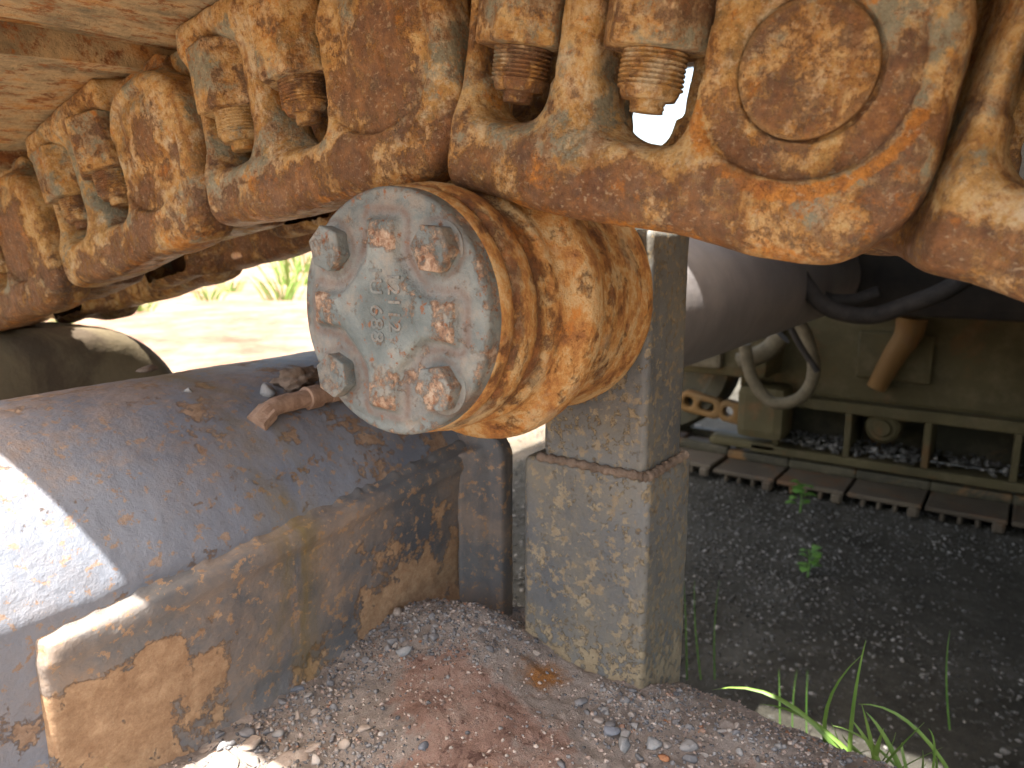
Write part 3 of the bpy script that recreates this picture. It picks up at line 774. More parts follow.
# ------------------------------------------------------------------ carrier roller
RC = Vector((0.0, 0.305, -0.043))
roller = empty('carrier_roller', (0.40, 0.305, -0.043), 'rusty carrier roller with pale blue grey bolted end cap, under the track chain', 'roller')
prof = [(0.327, 0.03), (0.327, 0.0700), (0.3285, 0.0725), (0.333, 0.0735), (0.337, 0.0735), (0.3385, 0.0715), (0.341, 0.0712), (0.3425, 0.0735), (0.346, 0.0752), (0.352, 0.0760),
        (0.358, 0.0755), (0.3595, 0.0715), (0.367, 0.0710), (0.374, 0.0725), (0.3765, 0.0765), (0.384, 0.0775), (0.388, 0.0810), (0.3905, 0.0865), (0.394, 0.0905), (0.399, 0.0922), (0.407, 0.0922),
        (0.4105, 0.0905), (0.4125, 0.0840), (0.4145, 0.0770), (0.422, 0.0755), (0.430, 0.0775), (0.440, 0.0790), (0.4415, 0.0800), (0.452, 0.0805), (0.466, 0.0820), (0.480, 0.0840), (0.4835, 0.0855), (0.490, 0.0862), (0.4935, 0.0855), (0.497, 0.083), (0.4985, 0.078), (0.4985, 0.03)]
bm = bmesh.new()
P2 = []
for (a0, r0), (a1_, r1_) in zip(prof, prof[1:]):
    k = max(1, int(math.hypot(a1_-a0, r1_-r0)/0.002))
    for s_ in range(k): P2.append((a0+(a1_-a0)*s_/k, r0+(r1_-r0)*s_/k))
P2.append(prof[-1]); P2 = np.array(P2); NT = 240
tt = np.arange(NT)*2*np.pi/NT
A_, T_ = np.meshgrid(P2[:, 0], tt, indexing='ij'); R_ = np.repeat(P2[:, 1][:, None], NT, 1)
R_ = R_+0.0004*fbm(A_*60, np.cos(T_)*5, np.sin(T_)*5, 31)+0.0004*fbm(A_*200, np.cos(T_)*18, np.sin(T_)*18, 37, 2)
vs = np.stack([A_.ravel(), RC.y+(R_*np.cos(T_)).ravel(), RC.z+(R_*np.sin(T_)).ravel()], 1)
i = np.arange(A_.size).reshape(A_.shape); j = np.roll(i, -1, 1)
fs = np.stack([i[:-1].ravel(), j[:-1].ravel(), j[1:].ravel(), i[1:].ravel()], 1)
mk = np.zeros((len(vs), 3), np.float32)
ax_ = vs[:, 0]; mk[:, 0] = 1.2*np.exp(-((ax_-0.366)/0.008)**2)+0.9*np.exp(-((ax_-0.342)/0.003)**2)+1.3*np.exp(-((ax_-0.4175)/0.004)**2)+0.5*np.exp(-((ax_-0.442)/0.003)**2)+0.3*np.exp(-((ax_-0.455)/0.012)**2)
rel(obj('roller_shell', np_mesh('roller_shell', vs, fs, mk), M_roller, roller), roller)
# cap: raised four-armed boss between four bolt pockets
BO = [(0.0405, 0.0370), (-0.0405, 0.0375), (0.0395, -0.0390), (-0.0410, -0.0385)]
def cross2(y, z):
    d = np.hypot(y, z)-0.034
    ang = R(2)
    for a, ln, w in ((0, .0575, .0135), (90, .0560, .0145), (180, .0560, .0150), (270, .0575, .0145)):
        ca, sa = math.cos(R(a)+ang), math.sin(R(a)+ang)
        u = y*ca+z*sa; v_ = -y*sa+z*ca
        d = smin(d, rbox2(u-ln/2, v_, ln/2, w*0.92, 0.004), 0.006)
    for by, bz in BO: d = smax(d, -(np.hypot(y-by, z-bz)-0.0235), 0.004)
    return d
def cap_fn(X, Y, Z):
    y, z = Y-RC.y, Z-RC.z; r = np.hypot(y, z)
    w = 0.316-X                                     # height above the low face
    disc = extr(r-0.0718, X-0.3235, 0.0075, 0.0030)
    dome = extr(r-0.0660, X-0.3225, 0.0078, 0.0045)
    d = smin(disc, dome, 0.002)
    c2 = cross2(y, z)
    lug = np.maximum(c2+0.45*np.maximum(-(X-0.3155), 0), np.maximum(0.3082-X, X-0.318))
    lug = smax(c2+0.45*(0.316-X), 0.3082-X, 0.0035); lug = np.maximum(lug, X-0.320)
    d = smin(d, lug, 0.0035)
    return d+0.00025*fbm(X*120, Y*120, Z*120, 43, 3)
v, q = nets(cap_fn, (0.303, 0.228, -0.120), (0.335, 0.382, 0.034), 0.0011)
y, z = v[:, 1]-RC.y, v[:, 2]-RC.z; r = np.hypot(y, z); up_ = (v[:, 0] < 0.3110).astype(float)
mk = np.zeros((len(v), 3), np.float32)
tip = up_*sstep(0.0335, 0.043, r)
tip = tip*np.where((z < -.02) | (y < -.02) | (z > .02) | (y > .045), 1, .6)
rim = sstep(0.0655, 0.0700, r)
mk[:, 0] = np.clip(1.0*tip+0.55*rim+0.5*blob(y, z, -.020, -.036, .014, .010)+0.35*blob(y, z, .0, -.012, .006, .03)*up_, 0, 1)
mk[:, 1] = (1-up_)*sstep(0.020, 0.034, np.minimum.reduce([np.abs(cross2(y, z))*0+0.03]+[np.hypot(y-b0, z-b1)+.012 for b0, b1 in BO]))*0.6+(1-up_)*(cross2(y, z) < 0.005)*0.5
c2_ = cross2(y, z)
mk[:, 1] = np.clip(0.35*mk[:, 1]+0.30*(r < 0.062)*(c2_ > 0), 0, 1)
mk[:, 2] = np.exp(-((c2_-0.0035)/0.0024)**2)*(r < 0.064)+0.6*np.minimum.reduce([np.ones_like(r)]+[np.exp(-((np.hypot(y-b0, z-b1)-0.0165)/0.0016)**2) if False else np.ones_like(r)*0 for b0, b1 in BO])
mk[:, 2] = np.maximum(mk[:, 2], np.max([np.exp(-((np.hypot(y-b0, z-b1)-0.0160)/0.0018)**2) for b0, b1 in BO], 0)*0.8)
capo = rel(obj('end_cap', np_mesh('end_cap', v, q, mk), M_cap, roller), roller)
# bolts
def hex_bm(r, h0, h1, cham=0.0015, seg=3):
    bm = bmesh.new()
    def ring(z, s): return [bm.verts.new((s*r*math.cos(R(60*k)), s*r*math.sin(R(60*k)), z)) for k in range(6)]
    a = ring(h0, 1); b = ring(h1, 1)
    for k in range(6): bm.faces.new((a[k], a[(k+1) % 6], b[(k+1) % 6], b[k]))
    bm.faces.new(a[::-1]); bm.faces.new(b)
    bmesh.ops.bevel(bm, geom=[e for e in bm.edges], offset=cham, segments=seg, affect='EDGES', profile=0.6)
    bmesh.ops.subdivide_edges(bm, edges=bm.edges, cuts=1, use_grid_fill=True)
    for v in bm.verts:
        v.co += Vector((1, 1, 1))*0.0003*float(vn(v.co.x*400, v.co.y*400, v.co.z*400, 5))
    return bm
for k, (by, bz) in enumerate(BO):
    bm = hex_bm(0.0138, 0, 0.0105, 0.0013)
    o = smooth(obj('bolt', bm, None, roller), 50)
    o.data.materials.append(M_cap)
    at = o.data.attributes.new('marks', 'FLOAT_COLOR', 'POINT')
    rg = [0.45, 0.85, 0.40, 0.75][k]
    at.data.foreach_set('color', np.tile(np.array([rg, 0.2, 0, 1], np.float32), len(o.data.vertices)))
    o.rotation_euler = Euler((R([12, 25, 8, 38][k]), R(-90), 0), 'XYZ')
    o.rotation_euler = (Matrix.Rotation(R(-90), 3, 'Y') @ Matrix.Rotation(R([12, 25, 8, 38][k]), 3, 'Z')).to_euler()
    o.location = Vector((0.3165, RC.y+by, RC.z+bz))-roller.location
    w = lathe('washer', [(0, .004), (0, .0150), (.0006, .0157), (.0014, .0157), (.0018, .0150), (.0018, .004)], None, o, 'Z', (0, 0, -0.0005), 40)
    w.data.materials.append(M_cap)
    at = w.data.attributes.new('marks', 'FLOAT_COLOR', 'POINT'); at.data.foreach_set('color', np.tile(np.array([.1, .6, 0, 1], np.float32), len(w.data.vertices)))
# cast characters on the boss
def cast_text(s, y, z, size):
    cu = bpy.data.curves.new('cast_number', 'FONT'); cu.body = s; cu.size = size; cu.extrude = 0.00055; cu.bevel_depth = 0.0002; cu.space_character = 1.12
    tmp = bpy.data.objects.new('cast_number', cu); col.objects.link(tmp)
    bpy.context.view_layer.update()
    me = bpy.data.meshes.new_from_object(tmp.evaluated_get(bpy.context.evaluated_depsgraph_get())); bpy.data.objects.remove(tmp)
    at = me.attributes.new('marks', 'FLOAT_COLOR', 'POINT'); at.data.foreach_set('color', np.tile(np.array([.0, .35, 0, 1], np.float32), len(me.vertices)))
    me.materials.clear(); me.materials.append(M_cap)
    o = bpy.data.objects.new('cast_number', me); col.objects.link(o); o.parent = capo
    # text x runs down (-Z), text up points to -Y (viewer's right), normal faces -X
    M = Matrix(((0, 0, -1), (0, -1, 0), (-1, 0, 0)))
    o.rotation_euler = M.to_euler(); o.location = (0.3084, y, z)
    return o
cast_text('1U 688', RC.y+0.0055, RC.z+0.0285, 0.0135)
cast_text('12112', RC.y-0.0085, RC.z+0.0250, 0.0125)

# ------------------------------------------------------------------ track links
# local axes: s along the chain (to the viewer's right, -Y), v up, w outward (-X); the outboard pin is the origin
def link_fn(S, V, W, pinned=True):
    off = -0.042*sstep(-0.192, -0.214, S)-0.004*sstep(-0.13, -0.18, S)
    bossx = extr(rbox2(S-0.003, V+0.0105, 0.056, 0.0700, 0.046), W+0.0185, 0.0185, 0.010)
    rail = rbox3(S+0.135, V+0.0575-0.011*sstep(-0.11, -0.22, S), W-(off-0.0220), 0.170, 0.0215, 0.0235, 0.0125)
    # wavy worn rail
    web = rbox3(S+0.145, V-0.005, W-(off-0.029), 0.170, 0.070, 0.0095, 0.006)
    d = smin(rail, web, 0.016)
    c1 = rbox3(S+0.118-0.10*(V-0.01)*0.5, V-0.005, W-(off-0.018), 0.0150, 0.066, 0.0135, 0.012)
    d = smin(d, c1, 0.020)
    c2 = rbox3(S+0.198, V-0.0, W-(off-0.020), 0.016, 0.066, 0.015, 0.012)
    d = smin(d, c2, 0.016)
    bl = extr(np.hypot(S+0.262, V+0.004)-0.056, W+0.0600, 0.0185, 0.010)
    d = smin(d, bl, 0.012)
    top = rbox3(S+0.148, V-0.066, W-(off*0.6-0.030), 0.104, 0.0125, 0.031, 0.006)
    d = smin(d, top, 0.016)
    d = smin(d, bossx, 0.012)
    # windows
    w2 = rbox2(S+0.0775+0.05*(V-0.01), V-0.0125, 0.0250, 0.0480, 0.0235)
    w1 = rbox2(S+0.1630, V-0.0155, 0.0195, 0.0455, 0.0185)
    d = smax(d, -np.minimum(w1, w2), 0.010)
    # nut seats cut under the pad
    s2 = np.maximum(np.hypot(S+0.076, W+0.020)-0.029, np.maximum(-0.004-V, V-0.046))
    s1 = np.maximum(np.hypot(S+0.160, W+0.024)-0.027, np.maximum(-0.004-V, V-0.046))
    d = smax(d, -s2, 0.008)
    d = smax(d, -s1, 0.008)
    # pin recess
    rc = np.hypot(S-0.001, V-0.000)
    rec = np.maximum(rbox2(S+0.001, V-0.001, 0.0475, 0.0480, 0.045), -0.0032-W)
    d = smax(d, -rec, 0.003)
    if pinned:
        hole = np.maximum(rc-0.0312, -0.0075-W)
        d = smax(d, -hole, 0.0015)
    else:                                   # pin end hammered over and caked flush
        d = smin(d, rbox3(S-0.008, V-0.016, W+0.008, 0.028, 0.022, 0.0085, 0.008), 0.010)
    # worn cast lip under the boss
    lip = rbox3(S-0.000, V+0.0630, W+0.0045, 0.038, 0.0085, 0.0040, 0.004)
    d = smin(d, lip, 0.004)
    d = d+0.0013*fbm(S*32, V*32, W*32, 51, 4)+0.0006*fbm(S*150, V*150, W*150, 57, 3)
    return d
v, q = nets(link_fn, (-0.335, -0.090, -0.092), (0.076, 0.088, 0.012), 0.0021)
mk = np.zeros((len(v), 3), np.float32)
S_, V_, W_ = v[:, 0], v[:, 1], v[:, 2]
mk[:, 0] = sstep(-0.040, -0.052, V_+0.006*vn(S_*40, V_*40, 0, 3))*(1-0.6*sstep(-.03, 0, S_)*sstep(.05, .03, S_))
mk[:, 1] = (np.hypot(S_, V_) < 0.0475)*(W_ > -0.012)*(0.35+0.65*sstep(0.022, 0.0, V_))
mk[:, 2] = (rbox2(S_-0.001, V_, 0.051, 0.052, 0.045) > -0.004)*(np.hypot(S_, V_) < 0.056)*(W_ > -0.008)*(V_ < -.015)+0.6*sstep(-0.070, -0.078, V_)
# to object space: x=-w, y=-s, z=v
vb, qb = nets(lambda a, b_, c: link_fn(a, b_, c, False), (-0.335, -0.090, -0.092), (0.076, 0.088, 0.012), 0.0024)
def link_marks(v):
    S_, V_, W_ = v[:, 0], v[:, 1], v[:, 2]; mk = np.zeros((len(v), 3), np.float32)
    mk[:, 0] = sstep(-0.040, -0.052, V_+0.006*vn(S_*40, V_*40, 0, 3))*(1-0.6*sstep(-.03, 0, S_)*sstep(.05, .03, S_))
    mk[:, 1] = 1.1*np.exp(-(((S_+.006)/.036)**4+((V_+.008)/.034)**4))*(W_ > -0.02)
    mk[:, 2] = 0.5*sstep(-0.070, -0.078, V_)
    return mk
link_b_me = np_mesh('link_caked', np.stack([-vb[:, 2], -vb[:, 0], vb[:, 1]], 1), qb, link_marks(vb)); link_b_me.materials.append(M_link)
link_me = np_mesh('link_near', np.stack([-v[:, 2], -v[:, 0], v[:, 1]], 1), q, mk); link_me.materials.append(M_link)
v2, q2 = nets(link_fn, (-0.335, -0.090, -0.092), (0.076, 0.088, 0.012), 0.0036)
# mirrored for the inner row
far_me = np_mesh('link_inner', np.stack([v2[:, 2], -v2[:, 0], v2[:, 1]], 1), q2[:, ::-1]); far_me.materials.append(M_far_link)

def lathe_me(name, prof, n=64, axis='X', amp=0.0004, mat=None, center=(0, 0, 0), mk=None):
    P2 = []
    for (a0, r0), (a1, r1) in zip(prof, prof[1:]):
        k = max(1, int(math.hypot(a1-a0, r1-r0)/0.0025))
        for s_ in range(k): P2.append((a0+(a1-a0)*s_/k, r0+(r1-r0)*s_/k))
    P2.append(prof[-1]); P2 = np.array(P2)
    tt = np.arange(n)*2*np.pi/n
    A, T = np.meshgrid(P2[:, 0], tt, indexing='ij'); Rr = np.repeat(P2[:, 1][:, None], n, 1)
    Rr = Rr+amp*fbm(A*150, np.cos(T)*4, np.sin(T)*4, 61, 2)
    c = np.cos(T)*Rr; s = np.sin(T)*Rr
    if axis == 'X': vs = np.stack([A.ravel(), c.ravel(), s.ravel()], 1)
    else: vs = np.stack([c.ravel(), s.ravel(), A.ravel()], 1)
    i = np.arange(A.size).reshape(A.shape); j = np.roll(i, -1, 1)
    fs = np.stack([i[:-1].ravel(), j[:-1].ravel(), j[1:].ravel(), i[1:].ravel()], 1)
    m = np.zeros((len(vs), 3), np.float32)
    if mk: m[:] = mk
    me = np_mesh(name, vs+np.array(center), fs, m); me.materials.append(mat)
    return me
pin_me = lathe_me('pin', [(0.0034, 0.0003), (0.0030, 0.012), (0.0030, 0.0275), (0.0040, 0.0297), (0.010, 0.0300)], 72, 'X', 0.0002, M_link, mk=(0.1, .55, 0))
# nut (hangs below the pad, axis vertical) with the bolt's threaded end sticking out beneath
def nut_mesh():
    bm = hex_bm(0.0285, -0.002, 0.046, 0.0030, 3)
    me = bpy.data.meshes.new('nut'); bm.to_mesh(me); bm.free(); me.materials.append(M_nut)
    me.polygons.foreach_set('use_smooth', np.ones(len(me.polygons), bool)); me.set_sharp_from_angle(angle=R(60)); return me
nut_me = nut_mesh()
pr = [(0.006, 0.0160)]
zz = 0.0
while zz > -0.0205:
    pr += [(zz, 0.0166), (zz-0.0008, 0.0166), (zz-0.0014, 0.0150), (zz-0.0019, 0.0150)]; zz -= 0.0023
pr += [(-0.0215, 0.0148), (-0.0245, 0.0135), (-0.0248, 0.0090)]
pr += [(-0.0262, 0.0090), (-0.0268, 0.0084), (-0.0282, 0.0090), (-0.0290, 0.0084), (-0.0305, 0.0086), (-0.0310, 0.0002)]
thread_me = lathe_me('threads', pr, 48, 'Z', 0.00035, M_nut)

# track shoe: plate with lips, grousers on its far side and a mud-relief hole lined up to pass sun spots
def shoe_mesh(holed=True, notch=False):
    prof_o = []
    L0, L1 = -0.289, 0.003
    # bmesh grid with a hole, thickened by hand
    sx = np.linspace(L0, L1, 46)
    X0, X1 = -0.262, 0.468                           # relative to the near link face (X - 0.355)
    xs = np.unique(np.concatenate([np.linspace(X0, 0.055, 60), np.linspace(0.055, 0.175, 48), np.linspace(0.175, X1, 50)]))
    S, Xg = np.meshgrid(sx, xs, indexing='ij')
    top = 0.0935+0*S; bot = 0.0795+0*S
    # curled lip at both ends
    lipa = sstep(-0.236, -0.258, S); lipb = sstep(-0.030, -0.006, S)
    bot = bot+0.010*lipa-0.003*lipb*0; top = top+0.010*lipa
    bot = bot-0.011*sstep(-0.020, -0.008, S); top = top-0.007*sstep(-0.022, -0.006, S)
    bot = bot+0.0010*fbm(S*20, Xg*20, 0, 71)
    for g in ((-0.235, -0.135) if notch else (-0.235, -0.135, -0.035) if holed else (-0.135, -0.035)): top = np.maximum(top, 0.0935+0.030*sstep(0.012, 0.006, np.abs(S-g)))
    hc_s, hc_x = -0.142, 0.100
    hole = ((np.abs(S-hc_s)/0.030)**2.5+(np.abs(Xg-hc_x)/0.044)**2.5) < 1
    ns, nx_ = S.shape
    vt = np.stack([Xg.ravel(), -S.ravel(), top.ravel()], 1); vb = np.stack([Xg.ravel(), -S.ravel(), bot.ravel()], 1)
    vs = np.concatenate([vt, vb]); N = S.size; i = np.arange(N).reshape(ns, nx_)
    if not holed: hole = ((np.abs(S+0.232)/0.020)**2+(np.abs(Xg-0.082)/0.040)**2) < 1  # lip opening cut to drop a sun patch on the tube
    if notch: hole = hole | (((np.abs(S+0.045)/0.024)**2+(np.abs(Xg-0.085)/0.034)**2) < 1)  # second opening cut to let sun spots reach the frame edge
    keep = ~(hole[:-1, :-1] & hole[1:, 1:])
    a, b, c, d = i[:-1, :-1][keep], i[1:, :-1][keep], i[1:, 1:][keep], i[:-1, 1:][keep]
    F = [np.stack([a, b, c, d], 1), np.stack([a, d, c, b], 1)+N]
    kp = np.pad(keep, 1)
    for (di, dj, e0, e1) in ((-1, 0, (0, 0), (0, 1)), (1, 0, (1, 1), (1, 0)), (0, -1, (1, 0), (0, 0)), (0, 1, (0, 1), (1, 1))):
        nb = kp[1+di:1+di+keep.shape[0], 1+dj:1+dj+keep.shape[1]]
        m = keep & ~nb; ii = np.argwhere(m)
        p = i[ii[:, 0]+e0[0], ii[:, 1]+e0[1]]; q_ = i[ii[:, 0]+e1[0], ii[:, 1]+e1[1]]
        F.append(np.stack([p, q_, q_+N, p+N], 1))
    me = np_mesh('shoe', vs, np.concatenate(F), smooth=True); me.materials.append(M_shoe)
    bm = bmesh.new(); bm.from_mesh(me); bmesh.ops.recalc_face_normals(bm, faces=bm.faces); bm.to_mesh(me); bm.free()
    me.polygons.foreach_set('use_smooth', np.ones(len(me.polygons), bool)); me.set_sharp_from_angle(angle=R(35))
    return me
shoe_me = shoe_mesh(); shoe_solid = shoe_mesh(False); shoe_notch = shoe_mesh(True, True)

XL = 0.355; GAUGE = 0.232
PINS = [(-0.166, 0.012), (0.092, 0.0725), (0.352, 0.1115), (0.611, 0.069), (0.866, 0.002), (1.112, -0.060), (1.372, -0.082), (1.632, -0.075), (1.890, -0.045), (2.15, -0.01), (2.41, 0.02)]
labels = [
 'cut off rusty track link at the right edge of the photo, leaving a dark window',
 'big ochre track link with round pin boss and bright window, right of the roller',
 'rusty track link directly above the roller cap, between two kinks of the chain',
 'ochre track link left of the one above the roller cap, with a bulging round boss',
 'rusty track link at the left edge, only its rounded end in view',
 'sagging track link low behind the chain, first beyond the left edge link',
 'sagging track link second beyond the left edge link, lit ground in its slots',
 'sagging track link third beyond the left edge link, half hidden',
 'sagging track link farthest along the near chain that shows',
 'last sagging track link of the near chain, mostly hidden']
ROLL = [0, 0, 2, 4, 6, 7, 7, 6, 5, 4]
protoparts = None
def make_section(i):
    (y0, z0), (y1, z1) = PINS[i], PINS[i+1]           # outboard pin (viewer's right), inboard pin
    ang = math.atan2(z1-z0, y1-y0)
    if i == 0: pass
    root = empty('track_link', (XL, y0, z0), labels[i], 'track link', 'links of the near track chain')
    root.rotation_euler = Euler((ang, R(-ROLL[i]), 0), 'XYZ')
    obj('link_plate', link_me if i < 2 else link_b_me, None, root)
    obj('link_plate', far_me, None, root, loc=(GAUGE, 0, 0))
    obj('pin', pin_me, None, root, loc=(0 if i < 2 else 0.006, 0, 0))
    bush = lathe_me('bushing', [(0.03, 0.028), (0.20, 0.028)], 40, 'X', 0.0004, M_far_link) if 'bush' not in CACHE else CACHE['bush']
    CACHE['bush'] = bush
    obj('bushing', bush, None, root)
    obj('track_shoe', shoe_solid if i == 2 else shoe_notch if i == 1 else shoe_me, None, root)
    for (s, w, dv) in ((-0.0765, -0.012, 0.0085), (-0.160, -0.018, 0.0095)):
        nt_ = obj('nut', nut_me, None, root, loc=(-w, -s, dv), rot=(0, 0, R(random.uniform(0, 60))))
        obj('threaded_end', thread_me, None, nt_)
    return root
CACHE = {}
for i in range(len(labels)): make_section(i)

# ------------------------------------------------------------------ cross shaft behind the post
shaft = lathe('cross_shaft', [(0.645, 0.02), (0.645, 0.118), (0.652, 0.126), (0.70, 0.128), (0.72, 0.130), (1.3, 0.130), (1.305, 0.131), (2.6, 0.130), (2.6, 0.02)], M_cyl, None, 'X', (0, 0.575, -0.118), 96)
at = shaft.data.attributes.new('marks', 'FLOAT_COLOR', 'POINT'); at.data.foreach_set('color', np.tile(np.array([0, 0, 0, 1], np.float32), len(shaft.data.vertices)))
tag(shaft, 'thick smooth pale grey shaft crossing under the machine behind the post', 'shaft')

# dark mud-stained plate end beyond the arm
def guard_fn(X, Y, Z):
    d2 = rbox2(X-0.30, Z+0.50, 0.335, 0.385, 0.15)
    return extr(d2, Y-1.09, 0.075, 0.03)+0.010*fbm(X*9, Y*9, Z*9, 83, 4)*sstep(0.52, 0.36, X)+0.001*fbm(X*60, Y*60, Z*60, 84, 3)
v, q = nets(guard_fn, (-0.06, 0.98, -0.9), (0.66, 1.20, -0.08), 0.008)
tag(obj('guard_plate', np_mesh('guard_plate', v, q), M_mudplate), 'dark mud stained plate with rounded shoulder standing beyond the slate grey tube', 'guard plate')

# ------------------------------------------------------------------ machine body above and the far track
body = empty('machine_body', (2.1, -1.2, 0.3), 'dark grimy underbody of the machine overhanging the far track', 'machine body')
rel(box('underbody', (0.87, -4.2, -0.03), (2.75, 0.10, 0.9), M_body, body, 0.02), body)
rel(box('upper_deck', (0.86, -4.2, 0.82), (3.75, 2.05, 1.25), M_body, body, 0.03), body)
rel(box('final_drive_case', (2.55, -4.2, -0.235), (3.75, 0.60, 0.80), M_body, body, 0.03), body)
rel(box('belly_pan', (1.35, -3.0, -0.16), (2.5, -0.02, -0.02), M_olive_dk, body, 0.02), body)

def W(px, py, X):      # a point of the far side of the machine at distance X across
    r = fw*f_+rgt*(px-512)+upv*(384-py); return r*(X/r.x)
FX = 3.20
ft = empty('far_track_frame', (FX+0.2, -0.2, -0.9), 'olive yellow frame of the far track with boxed side openings, in deep shade', 'track frame')
def fb(name, lo, hi, mat=M_olive, bev=0.008, parent=ft): return rel(box(name, lo, hi, mat, parent, bev), parent)
fb('side_beam', (FX+0.03, -2.6, -0.66), (FX+0.5, 1.02, -0.20), M_olive, 0.03)
fb('top_rail', (FX-0.03, -2.6, -0.69), (FX+0.06, 1.00, -0.645), M_olive, 0.006)
fb('bottom_rail', (FX-0.05, -2.6, -0.900), (FX+0.08, 0.93, -0.865), M_olive, 0.006)
fb('nose_plate', (FX-0.05, 0.80, -0.90), (FX+0.07, 1.12, -0.855), M_olive, 0.03)
fb('back_plate', (FX+0.22, -2.6, -0.90), (FX+0.24, 1.0, -0.64), M_olive_dk, 0.004)
for yy in (0.83, 0.55, 0.27, -0.015, -0.30, -0.6, -0.9):
    fb('rib', (FX-0.035, yy-0.012, -0.866), (FX+0.22, yy+0.012, -0.688), M_olive, 0.004)
# bottom roller with round hub in the second bay
for yy in (0.43, -0.155, -0.75):
    h_ = lathe('roller_hub', [(FX-0.02, .001), (FX-0.022, .030), (FX-0.01, .035), (FX-0.01, .050), (FX, .062), (FX+.02, .066), (FX+.21, .066)], M_olive, ft, 'X', (0, yy, -0.735), 40)
    rel(h_, ft)
    fb('roller_bracket', (FX+0.0, yy-0.10, -0.70), (FX+0.16, yy+0.10, -0.672), M_olive, 0.006)
# gusset and worn streaked strut on the beam
rel(tube('strut', [W(912, 318, FX-.02), W(908, 335, FX-.02), W(893, 358, FX-.02), W(876, 388, FX-.02)], 0.055, M_orange, ft, r1=0.035, n=16), ft)
rel(box('patch_plate', W(930, 385, FX+.01)-Vector((0, .0, 0)), W(860, 330, FX+.03), M_olive, ft, 0.01), ft)
fb('recoil_housing', (FX-0.18, 0.84, -0.57), (FX+0.10, 1.28, -0.31), M_olive, 0.05)
fb('housing_cover', (FX-0.22, 1.02, -0.53), (FX-0.17, 1.26, -0.36), M_palehose, 0.02)
fb('bracket', (FX-0.12, 0.78, -0.83), (FX+0.05, 0.98, -0.60), M_olive, 0.04)

idl = lathe('idler_wheel', [(0, .05), (0, .10), (.03, .11), (.03, .28), (.0, .30), (.0, .36), (.03, .38), (.14, .38), (.16, .33), (.16, .05)], M_olive_dk, None, 'X', (0, 0, 0), 48)
idl.location = (FX+0.02, 1.42, -0.52); tag(idl, 'dark round idler wheel of the far track, just showing beside the post', 'wheel')
# far track: each shoe on the ground its own thing
def far_shoe_mesh():
    bm = bmesh.new()
    bm_box(bm, (0, -0.125, 0.0), (0.62, 0.125, 0.018), 0.004, 1)
    for g in (-0.095, -0.040, 0.015, 0.070): bm_box(bm, (0.004, g-0.008, -0.030), (0.62, g+0.008, 0.002), 0.005, 1)
    bm_box(bm, (-0.016, -0.120, -0.032), (0.02, -0.082, 0.008), 0.008, 1)
    me = bpy.data.meshes.new('far_shoe'); bm.to_mesh(me); bm.free(); me.materials.append(M_farshoe); return me
fsm = far_shoe_mesh()
bm = bmesh.new()
bm_box(bm, (0.19, -0.131, 0.018), (0.245, 0.131, 0.055), 0.01, 2)
flm = bpy.data.meshes.new('far_rail'); bm.to_mesh(flm); bm.free(); flm.materials.append(M_olive_dk)
pos = ['just right of the post', 'second from the post', 'third from the post', 'fourth from the post', 'fifth from the post', 'sixth from the post', 'seventh from the post', 'eighth from the post', 'beyond the right edge']
for k in range(9):
    y = 1.42-k*0.262
    z = GZ+0.034+(0.0 if k > 1 else 0.012*(2-k))
    s = empty('track_shoe', (FX-0.24, y, z), 'brown toothed ground plate of the far track, '+pos[k], 'track shoe', 'ground plates of the far track')
    obj('shoe_plate', fsm, None, s); obj('rail', flm, None, s); obj('rail', flm, None, s, loc=(0.24, 0, 0))
# orange links rising round the far idler
for k, (px, py) in enumerate([(702, 404), (742, 414)]):
    p = W(px, py, FX+0.02)
    def fl_fn(X, Y, Z):
        d = extr(rbox2(Y, Z, 0.10, 0.048, 0.035), X, 0.03, 0.01)
        hl = np.minimum(np.hypot(Y-0.055, Z)-0.022, rbox2(Y+0.03, Z, 0.034, 0.020, 0.014))
        return smax(d, -hl, 0.008)
    v, q = nets(fl_fn, (-0.045, -0.115, -0.06), (0.045, 0.115, 0.06), 0.007)
    o = obj('track_link', np_mesh('far_link', v, q), M_orange); o.location = p; o.rotation_euler = (R(8), 0, 0)
    tag(o, ['orange brown slotted link of the far track nearest the post', 'orange brown slotted link of the far track beside the olive bracket'][k], 'track link', 'orange links of the far track')
# gravel resting in the frame bays
pts, sz = [], []
rng = np.random.default_rng(5)
for (a_, b_) in ((0.30, 0.53), (0.57, 0.81), (0.0, 0.25), (-.28, -.03)):
    for _ in range(160 if a_ > .25 else 70):
        pts.append((rng.uniform(FX-0.03, FX+0.16), rng.uniform(a_, b_), -0.858+rng.uniform(0, 0.03))); sz.append(rng.uniform(.007, .017))
tag(pebbles('frame_gravel', pts, sz, M_stone_dk, 1, 6), 'grey stones piled inside the side openings of the far frame', 'gravel', kind='stuff')

# hoses
hs = [
 ('hose', [W(792, 262, 1.9), W(806, 285, 1.9), W(828, 308, 1.9), W(868, 316, 1.9), W(905, 306, 1.9), W(950, 288, 1.9), W(985, 262, 1.9)], .020, M_rubber, 'black rubber hose sagging in a wide loop below the big link'),
 ('hose', [W(745, 345, 2.7), W(752, 378, 2.7), W(772, 402, 2.7), W(800, 398, 2.7), W(814, 372, 2.7), W(806, 335, 2.7), W(790, 312, 2.7)], .022, M_palehose, 'tan dusty hose bent in a tight U beside the pale shaft'),
 ('hose', [W(788, 322, 2.5), W(800, 345, 2.5), W(818, 372, 2.5)], .010, M_rubber, 'thin dark hose crossing the tan U shaped hose'),
 ('hose', [W(800, 276, 2.1), W(822, 296, 2.1), W(850, 300, 2.1), W(880, 292, 2.1)], .016, M_rubber, 'short black hose tucked above the wide hanging loop'),
]
